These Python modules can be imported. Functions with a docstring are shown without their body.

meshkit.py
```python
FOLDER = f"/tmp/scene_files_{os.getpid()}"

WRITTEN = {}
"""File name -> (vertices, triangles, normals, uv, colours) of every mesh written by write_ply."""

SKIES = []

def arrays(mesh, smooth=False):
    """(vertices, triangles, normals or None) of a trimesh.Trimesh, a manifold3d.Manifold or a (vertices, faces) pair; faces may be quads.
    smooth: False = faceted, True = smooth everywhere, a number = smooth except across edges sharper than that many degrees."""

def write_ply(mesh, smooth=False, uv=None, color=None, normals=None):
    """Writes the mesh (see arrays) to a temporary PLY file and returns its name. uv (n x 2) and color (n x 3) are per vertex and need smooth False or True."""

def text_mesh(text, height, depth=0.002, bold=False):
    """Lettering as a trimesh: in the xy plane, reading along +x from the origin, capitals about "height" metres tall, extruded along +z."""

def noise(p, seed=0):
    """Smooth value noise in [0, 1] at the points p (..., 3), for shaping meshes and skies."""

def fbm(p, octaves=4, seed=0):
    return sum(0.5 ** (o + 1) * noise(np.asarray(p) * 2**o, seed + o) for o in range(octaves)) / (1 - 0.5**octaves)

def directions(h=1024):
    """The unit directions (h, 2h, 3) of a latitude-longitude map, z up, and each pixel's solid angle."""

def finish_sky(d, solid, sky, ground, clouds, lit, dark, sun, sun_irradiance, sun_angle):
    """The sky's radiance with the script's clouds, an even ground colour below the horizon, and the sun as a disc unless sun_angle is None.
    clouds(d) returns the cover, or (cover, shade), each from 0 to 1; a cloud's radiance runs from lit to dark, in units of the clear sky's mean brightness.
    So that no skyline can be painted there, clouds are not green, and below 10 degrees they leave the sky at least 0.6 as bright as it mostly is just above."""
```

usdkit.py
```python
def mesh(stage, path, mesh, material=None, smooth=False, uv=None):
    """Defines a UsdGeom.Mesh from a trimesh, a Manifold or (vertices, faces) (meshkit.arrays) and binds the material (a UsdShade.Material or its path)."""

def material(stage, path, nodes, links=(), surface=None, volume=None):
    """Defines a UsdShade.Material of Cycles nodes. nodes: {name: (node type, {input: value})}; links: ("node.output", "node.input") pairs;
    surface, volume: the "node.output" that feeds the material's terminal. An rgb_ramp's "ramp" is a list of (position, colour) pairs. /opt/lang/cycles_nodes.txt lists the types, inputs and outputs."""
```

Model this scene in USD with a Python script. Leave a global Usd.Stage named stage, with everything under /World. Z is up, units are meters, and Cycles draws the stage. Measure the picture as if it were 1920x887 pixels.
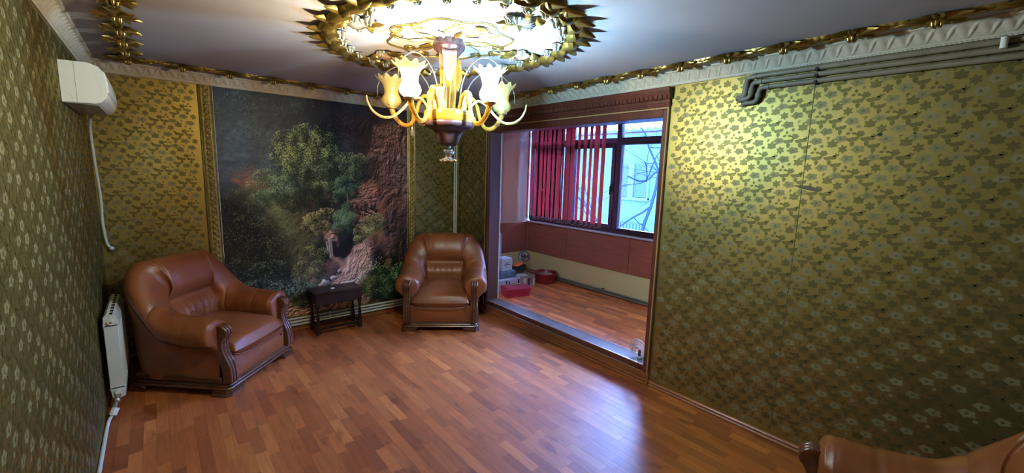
import math, random
import numpy as np
import trimesh
import shapely
import usdkit, meshkit
from pxr import Usd, UsdGeom, UsdLux, UsdShade, Gf, Sdf, Vt
from scipy import ndimage
from scipy.spatial import ConvexHull

stage = Usd.Stage.CreateInMemory()
UsdGeom.Xform.Define(stage, '/World')
UsdGeom.Scope.Define(stage, '/World/Looks')
rng = np.random.default_rng(11)
random.seed(11)
PI = math.pi

# ------------------------------------------------------------------ camera
F_PX, YAW, PITCH, ROLL, CAM_Z = 793.64, 0.700172, 0.149574, 0.029978, 1.75
_cy, _sy, _cp, _sp = math.cos(YAW), math.sin(YAW), math.cos(PITCH), math.sin(PITCH)
_fw = np.array([_sy * _cp, _cy * _cp, -_sp]); _r0 = np.array([_cy, -_sy, 0.0]); _u0 = np.cross(_r0, _fw)
_rt = math.cos(ROLL) * _r0 + math.sin(ROLL) * _u0
_up = -math.sin(ROLL) * _r0 + math.cos(ROLL) * _u0
cam = UsdGeom.Camera.Define(stage, '/World/camera')
cam.AddTransformOp().Set(Gf.Matrix4d(*[*_rt, 0], *[*_up, 0], *[*(-_fw), 0], 0, 0, CAM_Z, 1))
cam.CreateHorizontalApertureAttr(36.0)
cam.CreateVerticalApertureAttr(36.0 * 887 / 1920)
cam.CreateFocalLengthAttr(36.0 * F_PX / 1920)
cam.CreateClippingRangeAttr((0.05, 500.0))
cam.CreateExposureAttr(0.18)

# ------------------------------------------------------------------ sky (overcast winter daylight) and bulb strengths
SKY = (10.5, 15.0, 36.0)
COOL_BULB, WARM_BULB = 6900.0, 3700.0
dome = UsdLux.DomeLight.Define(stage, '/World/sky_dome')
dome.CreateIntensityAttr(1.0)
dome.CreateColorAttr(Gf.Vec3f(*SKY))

# ------------------------------------------------------------------ room measures (metres)
XL, XR, YB, YF = -0.375, 3.097, 4.824, -0.95
ZC, ZM = 2.535, 2.444                 # ceiling, underside of the plaster cornice
DY0, DY1, DZ0, DZ1 = 1.865, 4.125, 0.150, 2.212   # opening to the balcony
XS = 3.262                            # balcony side of the wall
BX, BY0, BY1, BZ, BZC = 4.62, 0.9, 5.09, 0.140, 2.50   # balcony

# ------------------------------------------------------------------ helpers
_used = {}
def numbered(path):
    k = _used.get(path, 0); _used[path] = k + 1
    return path if k == 0 else f'{path}_{k:03d}'

def tag(p, label=None, cat=None, group=None, kind=None):
    p = p.GetPrim() if hasattr(p, 'GetPrim') else p
    for k, v in (('label', label), ('category', cat), ('group', group), ('kind', kind)):
        if v: p.SetCustomDataByKey(k, v)
    return p

def thing(name, label=None, cat=None, loc=(0, 0, 0), rotz=0.0, group=None, kind=None):
    x = UsdGeom.Xform.Define(stage, numbered('/World/' + name))
    if any(loc): x.AddTranslateOp().Set(Gf.Vec3d(*map(float, loc)))
    if rotz: x.AddRotateZOp().Set(float(rotz))
    return tag(x, label, cat, group, kind)

def obj(name, mesh, mat, parent=None, smooth=30, label=None, cat=None, group=None, kind=None, color=None):
    base = str(parent.GetPath()) if parent is not None else '/World'
    m = usdkit.mesh(stage, numbered(base + '/' + name), mesh, mat, smooth=smooth)
    if color is not None:
        c = np.asarray(color, np.float32)
        UsdGeom.PrimvarsAPI(m).CreatePrimvar('tone', Sdf.ValueTypeNames.Color3fArray, 'vertex').Set(Vt.Vec3fArray.FromNumpy(c))
    return tag(m, label, cat, group, kind)

def copy_of(src, loc, rotz, label=None, group=None):
    was = src.GetCustomData()
    r = thing(src.GetName(), label or was.get('label'), was.get('category'), loc, rotz, group or was.get('group'), was.get('kind'))
    r.GetReferences().AddInternalReference(src.GetPath()); r.SetInstanceable(True)
    return r

def cat_(ms):
    ms = [m if isinstance(m, trimesh.Trimesh) else trimesh.Trimesh(*m, process=False) for m in ms]
    return trimesh.util.concatenate(ms)

def hull(pts):
    pts = np.asarray(pts, float); h = ConvexHull(pts)
    m = trimesh.Trimesh(pts, h.simplices, process=True); m.fix_normals()
    return m

def bx(x0, x1, y0, y1, z0, z1, c=0.0):
    if c <= 0:
        m = trimesh.creation.box((x1 - x0, y1 - y0, z1 - z0)); m.apply_translation(((x0 + x1) / 2, (y0 + y1) / 2, (z0 + z1) / 2)); return m
    a, b = np.array([x0, y0, z0]), np.array([x1, y1, z1]); pts = []
    for i in range(8):
        s = np.array([i & 1, i >> 1 & 1, i >> 2 & 1]); p = np.where(s, b, a)
        for k in range(3):
            q = p + np.where(s, -c, c); q[k] = p[k]; pts.append(q)
    return hull(pts)

def frames(P, up=(0, 0, 1)):
    P = np.asarray(P, float); T = np.gradient(P, axis=0); T /= np.linalg.norm(T, axis=1, keepdims=True) + 1e-12
    n = np.asarray(up, float); n = n - T[0] * (n @ T[0])
    if np.linalg.norm(n) < 1e-4:
        n = np.array([1.0, 0, 0]); n = n - T[0] * (n @ T[0])
    n /= np.linalg.norm(n); N = [n]
    for i in range(1, len(P)):
        n = n - T[i] * (n @ T[i]); n /= np.linalg.norm(n) + 1e-12; N.append(n)
    N = np.array(N); return T, N, np.cross(T, N)

def sweep(P, prof, scale=None, up=(0, 0, 1), closed=False, cap=True):
    """A closed 2-D profile (k,2: along N, along B) carried along the polyline P."""
    P = np.asarray(P, float); T, N, B = frames(P, up); prof = np.asarray(prof, float); k, n = len(prof), len(P)
    s = np.ones(n) if scale is None else np.asarray(scale, float)
    V = P[:, None] + s[:, None, None] * (prof[None, :, :1] * N[:, None] + prof[None, :, 1:] * B[:, None])
    V = V.reshape(-1, 3); F = []
    for i in range(n if closed else n - 1):
        j = (i + 1) % n
        for a in range(k):
            b = (a + 1) % k
            F += [(i * k + a, i * k + b, j * k + b), (i * k + a, j * k + b, j * k + a)]
    if cap and not closed:
        V = np.vstack([V, P[0], P[-1]]); c0, c1 = len(V) - 2, len(V) - 1
        for a in range(k):
            b = (a + 1) % k
            F += [(c0, b, a), (c1, (n - 1) * k + a, (n - 1) * k + b)]
    m = trimesh.Trimesh(V, F, process=False)
    if m.volume < 0: m.invert()
    return m

def circ(r, n=8, r2=None):
    a = np.arange(n) * 2 * PI / n
    return np.stack([r * np.cos(a), (r2 or r) * np.sin(a)], 1)

def tube(P, r, n=8, closed=False, up=(0, 0, 1)):
    if np.ndim(r): return sweep(P, circ(1.0, n), scale=r, closed=closed, up=up)
    return sweep(P, circ(r, n), closed=closed, up=up)

def spline(P, n):
    """Catmull-Rom through the control points."""
    P = np.asarray(P, float); Q = np.vstack([2 * P[0] - P[1], P, 2 * P[-1] - P[-2]]); out = []
    for i in range(len(P) - 1):
        a, b, c, d = Q[i:i + 4]
        for t in np.linspace(0, 1, n, endpoint=False):
            out.append(.5 * (2 * b + (c - a) * t + (2 * a - 5 * b + 4 * c - d) * t * t + (3 * b - a - 3 * c + d) * t ** 3))
    out.append(P[-1]); return np.array(out)

def grid_faces(nu, nv, wrap=False):
    F = []
    for i in range(nu - 1):
        for j in range(nv if wrap else nv - 1):
            a, b = i * nv + j, i * nv + (j + 1) % nv
            F += [(a, b, b + nv), (a, b + nv, a + nv)]
    return np.array(F)

def grid_faces_np(nu, nv):
    i, j = np.meshgrid(np.arange(nu - 1), np.arange(nv - 1), indexing='ij'); a = (i * nv + j).ravel()
    return np.vstack([np.stack([a, a + 1, a + nv + 1], 1), np.stack([a, a + nv + 1, a + nv], 1)])

def lathe(prof, n=32, ruffle=None):
    """(r, z) profile turned about z; ruffle(i, angle) -> (dr factor, dz)."""
    prof = np.asarray(prof, float); a = np.arange(n) * 2 * PI / n; V = []
    for i, (r, z) in enumerate(prof):
        for t in a:
            k, dz = ruffle(i, t) if ruffle else (1.0, 0.0)
            V.append((r * k * math.cos(t), r * k * math.sin(t), z + dz))
    m = trimesh.Trimesh(np.array(V), grid_faces(len(prof), n, True), process=False)
    return m

def mv(m, t=(0, 0, 0), rz=0.0, s=1.0):
    m = m.copy()
    if s != 1.0: m.apply_scale(s)
    if rz: m.apply_transform(trimesh.transformations.rotation_matrix(rz, (0, 0, 1)))
    m.apply_translation(t); return m

def rotated(m, ang, axis, point=None):
    m = m.copy(); m.apply_transform(trimesh.transformations.rotation_matrix(ang, axis, point)); return m

def smooth01(a, b, x):
    t = np.clip((np.asarray(x, float) - a) / (b - a), 0, 1); return t * t * (3 - 2 * t)

# ------------------------------------------------------------------ materials
def mat(name, color, rough=0.5, metal=0.0, var=0.0, scale=8.0, bump=0.0, bscale=60.0, stretch=(1, 1, 1), **kw):
    nodes = {'p': ('principled_bsdf', {'base_color': color, 'roughness': rough, 'metallic': metal, **kw})}; links = []
    if var or bump:
        nodes['tc'] = ('texture_coordinate', {}); nodes['mp'] = ('mapping', {'scale': stretch}); links.append(('tc.object', 'mp.vector'))
    if var:
        nodes['n'] = ('noise_texture', {'scale': scale, 'detail': 5.0, 'roughness': 0.6})
        lo = tuple(c * (1 - var) for c in color); hi = tuple(c * (1 + var) for c in color)
        nodes['r'] = ('rgb_ramp', {'ramp': [(0.3, lo), (0.7, hi)]})
        links += [('mp.vector', 'n.vector'), ('n.fac', 'r.fac'), ('r.color', 'p.base_color')]
    if bump:
        nodes['n2'] = ('noise_texture', {'scale': bscale, 'detail': 3.0})
        nodes['b'] = ('bump', {'strength': bump, 'distance': 0.01})
        links += [('mp.vector', 'n2.vector'), ('n2.fac', 'b.height'), ('b.normal', 'p.normal')]
    return usdkit.material(stage, '/World/Looks/' + name, nodes, links, surface='p.BSDF')

def tone_mat(name, rough, grain=0.0, gscale=(60, 6, 60), knots=False, **kw):
    """Colour from the mesh's own tone primvar, with wood grain on top."""
    nodes = {'a': ('attribute', {'attribute': 'tone'}), 'p': ('principled_bsdf', {'roughness': rough, **kw})}; links = []; src = 'a.color'
    if grain:
        nodes.update({'g': ('geometry', {}), 'mp': ('mapping', {'scale': gscale}), 'n': ('noise_texture', {'scale': 1.0, 'detail': 5.0, 'roughness': 0.65, 'distortion': 0.6}),
                      'r': ('rgb_ramp', {'ramp': [(0.25, (1 - grain,) * 3), (0.5, (1, 1, 1)), (0.75, (1 + grain * .6,) * 3)]}),
                      'm': ('mix', {'mix_type': 'multiply', 'fac': 1.0})})
        links += [('g.position', 'mp.vector'), ('mp.vector', 'n.vector'), ('n.fac', 'r.fac'), ('a.color', 'm.color1'), ('r.color', 'm.color2')]; src = 'm.color'
    if knots:
        nodes.update({'mk': ('mapping', {'scale': (9, 3.6, 9)}), 'kn': ('noise_texture', {'scale': 1.0, 'detail': 3.0, 'roughness': 0.55}),
                      'kr': ('rgb_ramp', {'ramp': [(0.0, (1, 1, 1)), (0.60, (1, 1, 1)), (0.70, (0.52, 0.42, 0.38)), (1.0, (0.34, 0.26, 0.24))]}),
                      'mm': ('mix', {'mix_type': 'multiply', 'fac': 0.85})})
        links += [('g.position', 'mk.vector'), ('mk.vector', 'kn.vector'), ('kn.fac', 'kr.fac'), (src, 'mm.color1'), ('kr.color', 'mm.color2')]; src = 'mm.color'
    links.append((src, 'p.base_color'))
    return usdkit.material(stage, '/World/Looks/' + name, nodes, links, surface='p.BSDF')

M = {}
# satin wallpaper ground: a dark olive diffuse under a broad metallic sheen; the print on it is matt
M['paper'] = usdkit.material(stage, '/World/Looks/paper', {
    'tc': ('texture_coordinate', {}), 'n': ('noise_texture', {'scale': 3.0, 'detail': 4.0}), 'rd': ('rgb_ramp', {'ramp': [(.3, (.030, .034, .021)), (.7, (.043, .046, .027))]}),
    'n2': ('noise_texture', {'scale': 240.0, 'detail': 2.0}), 'b': ('bump', {'strength': .08, 'distance': .01}),
    'd': ('diffuse_bsdf', {}), 'g': ('glossy_bsdf', {'color': (.95, .73, .22), 'roughness': .43}), 'x': ('mix_closure', {'fac': .34})},
    [('tc.object', 'n.vector'), ('n.fac', 'rd.fac'), ('rd.color', 'd.color'), ('tc.object', 'n2.vector'), ('n2.fac', 'b.height'), ('b.normal', 'g.normal'), ('d.BSDF', 'x.closure1'), ('g.BSDF', 'x.closure2')], surface='x.closure')
def print_mat(name, col, k):
    return usdkit.material(stage, '/World/Looks/' + name, {
        'd': ('diffuse_bsdf', {}), 'tc': ('texture_coordinate', {}), 'n': ('noise_texture', {'scale': 14.0, 'detail': 3.0}), 'r': ('rgb_ramp', {'ramp': [(.3, tuple(c * .82 for c in col)), (.7, tuple(c * 1.18 for c in col))]}),
        'g': ('glossy_bsdf', {'color': (.80, .68, .25), 'roughness': .46}), 'x': ('mix_closure', {'fac': k})},
        [('tc.object', 'n.vector'), ('n.fac', 'r.fac'), ('r.color', 'd.color'), ('d.BSDF', 'x.closure1'), ('g.BSDF', 'x.closure2')], surface='x.closure')
M['print_leaf'] = print_mat('print_leaf', (.066, .058, .024), .12)
M['print_flower'] = print_mat('print_flower', (.195, .178, .100), .08)
M['seam'] = mat('seam', (0.07, 0.06, 0.03), rough=0.8)
M['ceiling'] = mat('ceiling', (0.385, 0.38, 0.45), rough=0.75, var=0.05, scale=2.0, bump=0.05, bscale=30.0)
M['plaster'] = mat('plaster', (0.50, 0.46, 0.37), rough=0.6, var=0.08, scale=25.0)
M['gold'] = mat('gold', (0.34, 0.25, 0.070), rough=0.30, metal=0.85, var=0.22, scale=14.0)
M['gold_dark'] = mat('gold_dark', (0.24, 0.17, 0.048), rough=0.32, metal=0.85, var=0.3, scale=14.0)
M['gold_frame'] = mat('gold_frame', (0.30, 0.24, 0.07), rough=0.4, metal=0.5, var=0.35, scale=30.0)
M['silver_flower'] = mat('silver_flower', (0.24, 0.24, 0.21), rough=0.35, metal=0.35, var=0.15, scale=20.0)
M['shell_pink'] = mat('shell_pink', (0.30, 0.20, 0.14), rough=0.45, var=0.15, scale=20.0)
M['plank'] = tone_mat('plank', 0.42, grain=0.30, gscale=(46, 5, 46), knots=True, coat_weight=0.30, coat_roughness=0.30)
M['groove'] = mat('groove', (0.05, 0.022, 0.010), rough=0.7)
M['skirting'] = mat('skirting', (0.30, 0.105, 0.038), rough=0.33, var=0.25, scale=3.0, stretch=(8, 1, 8))
M['step_wood'] = mat('step_wood', (0.26, 0.095, 0.030), rough=0.33, var=0.32, scale=2.5, stretch=(10, 1, 14))
M['door_wood'] = mat('door_wood', (0.105, 0.030, 0.020), rough=0.30, var=0.25, scale=3.0, stretch=(12, 12, 1.2))
M['jamb_wood'] = mat('jamb_wood', (0.120, 0.050, 0.045), rough=0.34, var=0.22, scale=3.0, stretch=(26, 26, 1.2))
M['light_wood'] = mat('light_wood', (0.36, 0.22, 0.10), rough=0.4, var=0.2, scale=4.0, stretch=(10, 10, 1))
M['sill_metal'] = mat('sill_metal', (0.20, 0.175, 0.16), rough=0.42, metal=0.3, var=0.12, scale=10.0)
M['aluminium'] = mat('aluminium', (0.75, 0.75, 0.74), rough=0.28, metal=0.9)
M['black_gap'] = mat('black_gap', (0.012, 0.009, 0.008), rough=0.6)
M['white_plastic'] = mat('white_plastic', (0.74, 0.76, 0.72), rough=0.35)
M['grey_plastic'] = mat('grey_plastic', (0.30, 0.30, 0.27), rough=0.4)
M['white_paint'] = mat('white_paint', (0.62, 0.66, 0.64), rough=0.3)
M['pipe_white'] = mat('pipe_white', (0.60, 0.64, 0.60), rough=0.35)
M['pipe_grey'] = mat('pipe_grey', (0.21, 0.185, 0.135), rough=0.45, var=0.12, scale=12.0)
M['steel'] = mat('steel', (0.55, 0.54, 0.5), rough=0.3, metal=0.9)
M['leather'] = mat('leather', (0.235, 0.070, 0.020), rough=0.40, var=0.20, scale=5.0, bump=0.12, bscale=160.0, coat_weight=0.15, coat_roughness=0.35)
M['piping'] = mat('piping', (0.13, 0.042, 0.016), rough=0.4)
M['chair_wood'] = mat('chair_wood', (0.105, 0.040, 0.019), rough=0.26, var=0.3, scale=4.0, stretch=(3, 3, 10), coat_weight=0.2, coat_roughness=0.2)
M['dark_wood'] = mat('dark_wood', (0.013, 0.008, 0.007), rough=0.36, var=0.3, scale=6.0, stretch=(1, 6, 6))
M['paper_white'] = mat('paper_white', (0.75, 0.75, 0.75), rough=0.7)
M['balcony_beige'] = mat('balcony_beige', (0.80, 0.66, 0.50), rough=0.7, bump=0.15, bscale=90.0)
M['balcony_yellow'] = mat('balcony_yellow', (0.80, 0.64, 0.30), rough=0.7, bump=0.15, bscale=90.0)
M['panel_red'] = mat('panel_red', (0.34, 0.095, 0.052), rough=0.36, var=0.2, scale=3.0, stretch=(10, 1, 14))
M['frame_brown'] = mat('frame_brown', (0.055, 0.022, 0.030), rough=0.3)
M['sill_white'] = mat('sill_white', (0.55, 0.53, 0.55), rough=0.3)
M['blind'] = usdkit.material(stage, '/World/Looks/blind', {
    'd': ('diffuse_bsdf', {'color': (0.55, 0.15, 0.16)}), 't': ('translucent_bsdf', {'color': (0.60, 0.13, 0.14)}), 'x': ('mix_closure', {'fac': 0.45})},
    [('d.BSDF', 'x.closure1'), ('t.BSDF', 'x.closure2')], surface='x.closure')
M['blind_clip'] = mat('blind_clip', (0.16, 0.08, 0.075), rough=0.5)
M['glass'] = usdkit.material(stage, '/World/Looks/glass', {
    'tr': ('transparent_bsdf', {'color': (0.90, 0.97, 1.0)}), 'gl': ('glossy_bsdf', {'color': (1, 1, 1), 'roughness': 0.0}), 'f': ('fresnel', {'IOR': 1.45}), 'x': ('mix_closure', {})},
    [('f.fac', 'x.fac'), ('tr.BSDF', 'x.closure1'), ('gl.BSDF', 'x.closure2')], surface='x.closure')
M['amber_glass'] = mat('amber_glass', (0.62, 0.33, 0.05), rough=0.10, transmission_weight=0.80, ior=1.5, coat_weight=0.3)
M['amber_pale'] = mat('amber_pale', (0.62, 0.48, 0.24), rough=0.12, transmission_weight=0.82, ior=1.5, coat_weight=0.3)
M['clear_glass'] = mat('clear_glass', (0.90, 0.88, 0.84), rough=0.03, transmission_weight=0.97, ior=1.45)
M['lamp_brown'] = mat('lamp_brown', (0.042, 0.021, 0.026), rough=0.3, coat_weight=0.15, coat_roughness=0.1)
M['brass'] = mat('brass', (0.62, 0.46, 0.22), rough=0.25, metal=0.9)
def shade_mat(name, col):
    return usdkit.material(stage, '/World/Looks/' + name, {
        't': ('translucent_bsdf', {'color': col}), 'd': ('diffuse_bsdf', {'color': col}), 'g': ('glossy_bsdf', {'roughness': 0.2, 'color': (1, 1, 1)}), 'tr': ('transparent_bsdf', {'color': (1, .95, .82)}),
        'x': ('mix_closure', {'fac': 0.42}), 'y': ('mix_closure', {'fac': 0.05}), 'z': ('mix_closure', {'fac': 0.46})},
        [('t.BSDF', 'x.closure1'), ('d.BSDF', 'x.closure2'), ('x.closure', 'y.closure1'), ('g.BSDF', 'y.closure2'), ('y.closure', 'z.closure1'), ('tr.BSDF', 'z.closure2')], surface='z.closure')
M['shade'] = shade_mat('shade', (0.46, 0.38, 0.16))
def bulb_mat(name, col, k):
    return usdkit.material(stage, '/World/Looks/' + name, {'e': ('emission', {'color': col, 'strength': k})}, [], surface='e.emission')
M['bulb_cool'] = bulb_mat('bulb_cool', (0.37, 0.70, 1.05), COOL_BULB)
M['bulb_warm'] = bulb_mat('bulb_warm', (1.0, 0.78, 0.47), WARM_BULB)
M['mural'] = tone_mat('mural', 0.5, specular_ior_level=0.18)
M['toned'] = tone_mat('toned', 0.45)
M['red_plastic'] = mat('red_plastic', (0.42, 0.018, 0.045), rough=0.35)
M['dark_red_plastic'] = mat('dark_red_plastic', (0.26, 0.012, 0.022), rough=0.35)
M['carton'] = mat('carton', (0.36, 0.28, 0.22), rough=0.8)
M['carton_white'] = mat('carton_white', (0.62, 0.60, 0.66), rough=0.6)
M['slate_plastic'] = mat('slate_plastic', (0.16, 0.20, 0.30), rough=0.45)
M['black_plastic'] = mat('black_plastic', (0.02, 0.02, 0.025), rough=0.4)
M['orange_cloth'] = mat('orange_cloth', (0.70, 0.16, 0.04), rough=0.8)
M['ink'] = mat('ink', (0.04, 0.04, 0.09), rough=0.7)
M['ink_red'] = mat('ink_red', (0.45, 0.05, 0.08), rough=0.7)
M['cable'] = mat('cable', (0.66, 0.66, 0.66), rough=0.4)
M['facade'] = mat('facade', (0.019, 0.040, 0.050), rough=0.9, specular_ior_level=0.0, var=0.05, scale=0.6)  # light balance put into the colour: near-black so the boosted sky leaves it unclipped
M['facade_window'] = mat('facade_window', (0.005, 0.016, 0.032), rough=0.6, specular_ior_level=0.1)
M['bark'] = mat('bark', (0.006, 0.010, 0.014), rough=0.9, specular_ior_level=0.0)
M['sheet'] = mat('sheet', (0.024, 0.052, 0.052), rough=0.5, specular_ior_level=0.0)
M['awning'] = usdkit.material(stage, '/World/Looks/awning', {'d': ('translucent_bsdf', {'color': (.75, .8, .85)}), 't': ('transparent_bsdf', {'color': (.9, .95, 1)}), 'x': ('mix_closure', {'fac': .5})}, [('d.BSDF', 'x.closure1'), ('t.BSDF', 'x.closure2')], surface='x.closure')
M['earth'] = mat('earth', (0.04, 0.045, 0.045), rough=0.9)
M['spackle'] = mat('spackle', (0.11, 0.095, 0.055), rough=0.8)

# ================================================================== STRUCTURE
# ---- floors: every block of the parquet laminate is a piece of its own
def project(p):
    d = np.atleast_2d(p) - np.array([0, 0, CAM_Z]); z = d @ _fw
    z = np.where(np.abs(z) < 1e-6, 1e-6, z)
    return np.stack([960 + F_PX * (d @ _rt) / z, 443.5 - F_PX * (d @ _up) / z, z], 1)

PLANK_TONES = [(0.245, 0.088, 0.033), (0.285, 0.106, 0.040), (0.215, 0.072, 0.027), (0.330, 0.135, 0.052), (0.185, 0.060, 0.024), (0.265, 0.094, 0.038)]
def lay_floor(name, x0, x1, y0, y1, z, w, lo, hi, label_kind):
    f = thing(name, kind='structure'); r = np.random.default_rng(5 if label_kind else 9); blocks = []
    rows = int(math.ceil((x1 - x0) / w))
    for i in range(rows):
        xa, xb = x0 + i * w, min(x0 + (i + 1) * w, x1); y = y0 - r.uniform(0, hi)
        while y < y1:
            L = r.uniform(lo, hi); ya, yb = max(y, y0), min(y + L, y1); y += L
            if yb - ya > 0.01: blocks.append((xa, xb, ya, yb, PLANK_TONES[r.choice(6, p=[.24, .2, .17, .15, .1, .14])], r.uniform(.86, 1.12)))
    score = []
    for xa, xb, ya, yb, _, _ in blocks:
        q = project([(xa, ya, z), (xb, ya, z), (xb, yb, z), (xa, yb, z)])
        inside = ((q[:, 2] > .1) & (q[:, 0] > -20) & (q[:, 0] < 1940) & (q[:, 1] < 900) & (q[:, 1] > 0)).any()
        area = abs(np.dot(q[:, 0], np.roll(q[:, 1], 1)) - np.dot(q[:, 1], np.roll(q[:, 0], 1))) / 2
        score.append(area if inside and q[:, 2].min() > .1 else 0)
    best = set(np.argsort(score)[::-1][:300]); rest, rest_c = [], []
    for k, (xa, xb, ya, yb, c, v) in enumerate(blocks):
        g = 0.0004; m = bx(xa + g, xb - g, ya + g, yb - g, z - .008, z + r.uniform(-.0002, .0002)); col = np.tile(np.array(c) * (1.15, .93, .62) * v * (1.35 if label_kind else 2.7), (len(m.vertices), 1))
        if k in best and score[k] > 0: obj('plank', m, M['plank'], f, smooth=False, color=col)
        else: rest.append(m); rest_c.append(col)
    if rest: obj('plank_field', cat_(rest), M['plank'], f, smooth=False, kind='stuff', color=np.vstack(rest_c))
    obj('underlay', bx(x0, x1, y0, y1, z - .03, z - .0015), M['groove'], f, smooth=False)
    return f
lay_floor('floor', XL, XR, YF, YB, 0.0, 0.0655, 0.24, 0.44, True)
lay_floor('floor_001', XS, BX, BY0, BY1, BZ, 0.0655, 0.30, 0.50, False)

# ---- walls
T = 0.12
wl = thing('wall_left', kind='structure'); obj('wallpaper', bx(XL - T, XL, YF - T, YB + T, -.03, ZC + .05), M['paper'], wl, smooth=False)
wb = thing('wall_mural', kind='structure'); obj('wallpaper', bx(XL, XR + .001, YB, YB + T, -.03, ZC + .05), M['paper'], wb, smooth=False)
obj('wall_rear', bx(XL, XR, YF - T, YF, -.03, ZC + .05), M['paper'], smooth=False, kind='structure')
wr = thing('wall_right', kind='structure')
obj('wallpaper', cat_([bx(XR, XS, YF - T, DY0, -.03, ZC + .05), bx(XR, XS, DY1, YB + T, -.03, ZC + .05), bx(XR, XS, DY0, DY1, DZ1 + .012, ZC + .05), bx(XR, XS, DY0, DY1, -.03, DZ0 - .03)]), M['paper'], wr, smooth=False)
obj('ceiling', bx(XL - T, XR, YF - T, YB + T, ZC, ZC + .1), M['ceiling'], smooth=False, kind='structure')

# ---- the print on the wallpaper: leaves, sprigs, buds and poppies on a half-drop lattice
def poly_fan(pts):
    pts = np.asarray(pts, float); n = len(pts); c = pts.mean(0)
    return np.vstack([pts, c]), np.array([(i, (i + 1) % n, n) for i in range(n)])
def leaf_poly(L, w, ang, at=(0, 0), n=5):
    t = np.linspace(0, 1, n); up = np.stack([t * L, w * np.sin(PI * t ** .8)], 1); dn = np.stack([t[::-1] * L, -w * np.sin(PI * t[::-1] ** .8)], 1)[1:-1]
    p = np.vstack([up, dn]); c, s = math.cos(ang), math.sin(ang)
    return poly_fan(p @ np.array([[c, s], [-s, c]]) + at)
def lobed(kind, s):
    d = math.radians; out = []
    if kind == 'leaf5': out = [leaf_poly(s * l, s * .19, d(a)) for l, a in ((.62, 90), (.62, 35), (.6, 148), (.55, -20), (.5, 200), (.35, -80))]
    if kind == 'star': out = [leaf_poly(s * .56, s * .16, d(a)) for a in (80, 20, 140, -40, 205, 265)]
    if kind == 'leaf3': out = [leaf_poly(s * l, s * .20, d(a)) for l, a in ((.66, 22), (.66, 140), (.62, -85), (.4, 80))]
    if kind == 'trefoil': out = [leaf_poly(s * .46, s * .15, d(a), (s * x, s * y)) for a, x, y in ((75, 0, .05), (195, -.06, -.1), (-15, .06, -.08))]
    if kind == 'sprig': out = [leaf_poly(s * .45, s * .09, d(a)) for a in (70, 120, 20, -60)]
    if kind == 'flower':
        a = np.linspace(0, 2 * PI, 25)[:-1]; r = s * (.5 + .09 * np.cos(5 * a + .5) + .04 * np.cos(9 * a)); out = [poly_fan(np.stack([r * np.cos(a), r * .66 * np.sin(a)], 1))]
    if kind == 'tulip':
        a = np.linspace(0, 2 * PI, 21)[:-1]; r = s * (.42 + .10 * np.cos(6 * a) * (np.sin(a) > -.2)); out = [poly_fan(np.stack([r * np.cos(a), r * .85 * np.sin(a)], 1))]
    if kind == 'stamen': out = [leaf_poly(s * .6, s * .16, d(a)) for a in (60, 180, 300, 120)]
    if kind == 'bud': out = [poly_fan(circ(s * .5, 10))]
    return out
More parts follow.
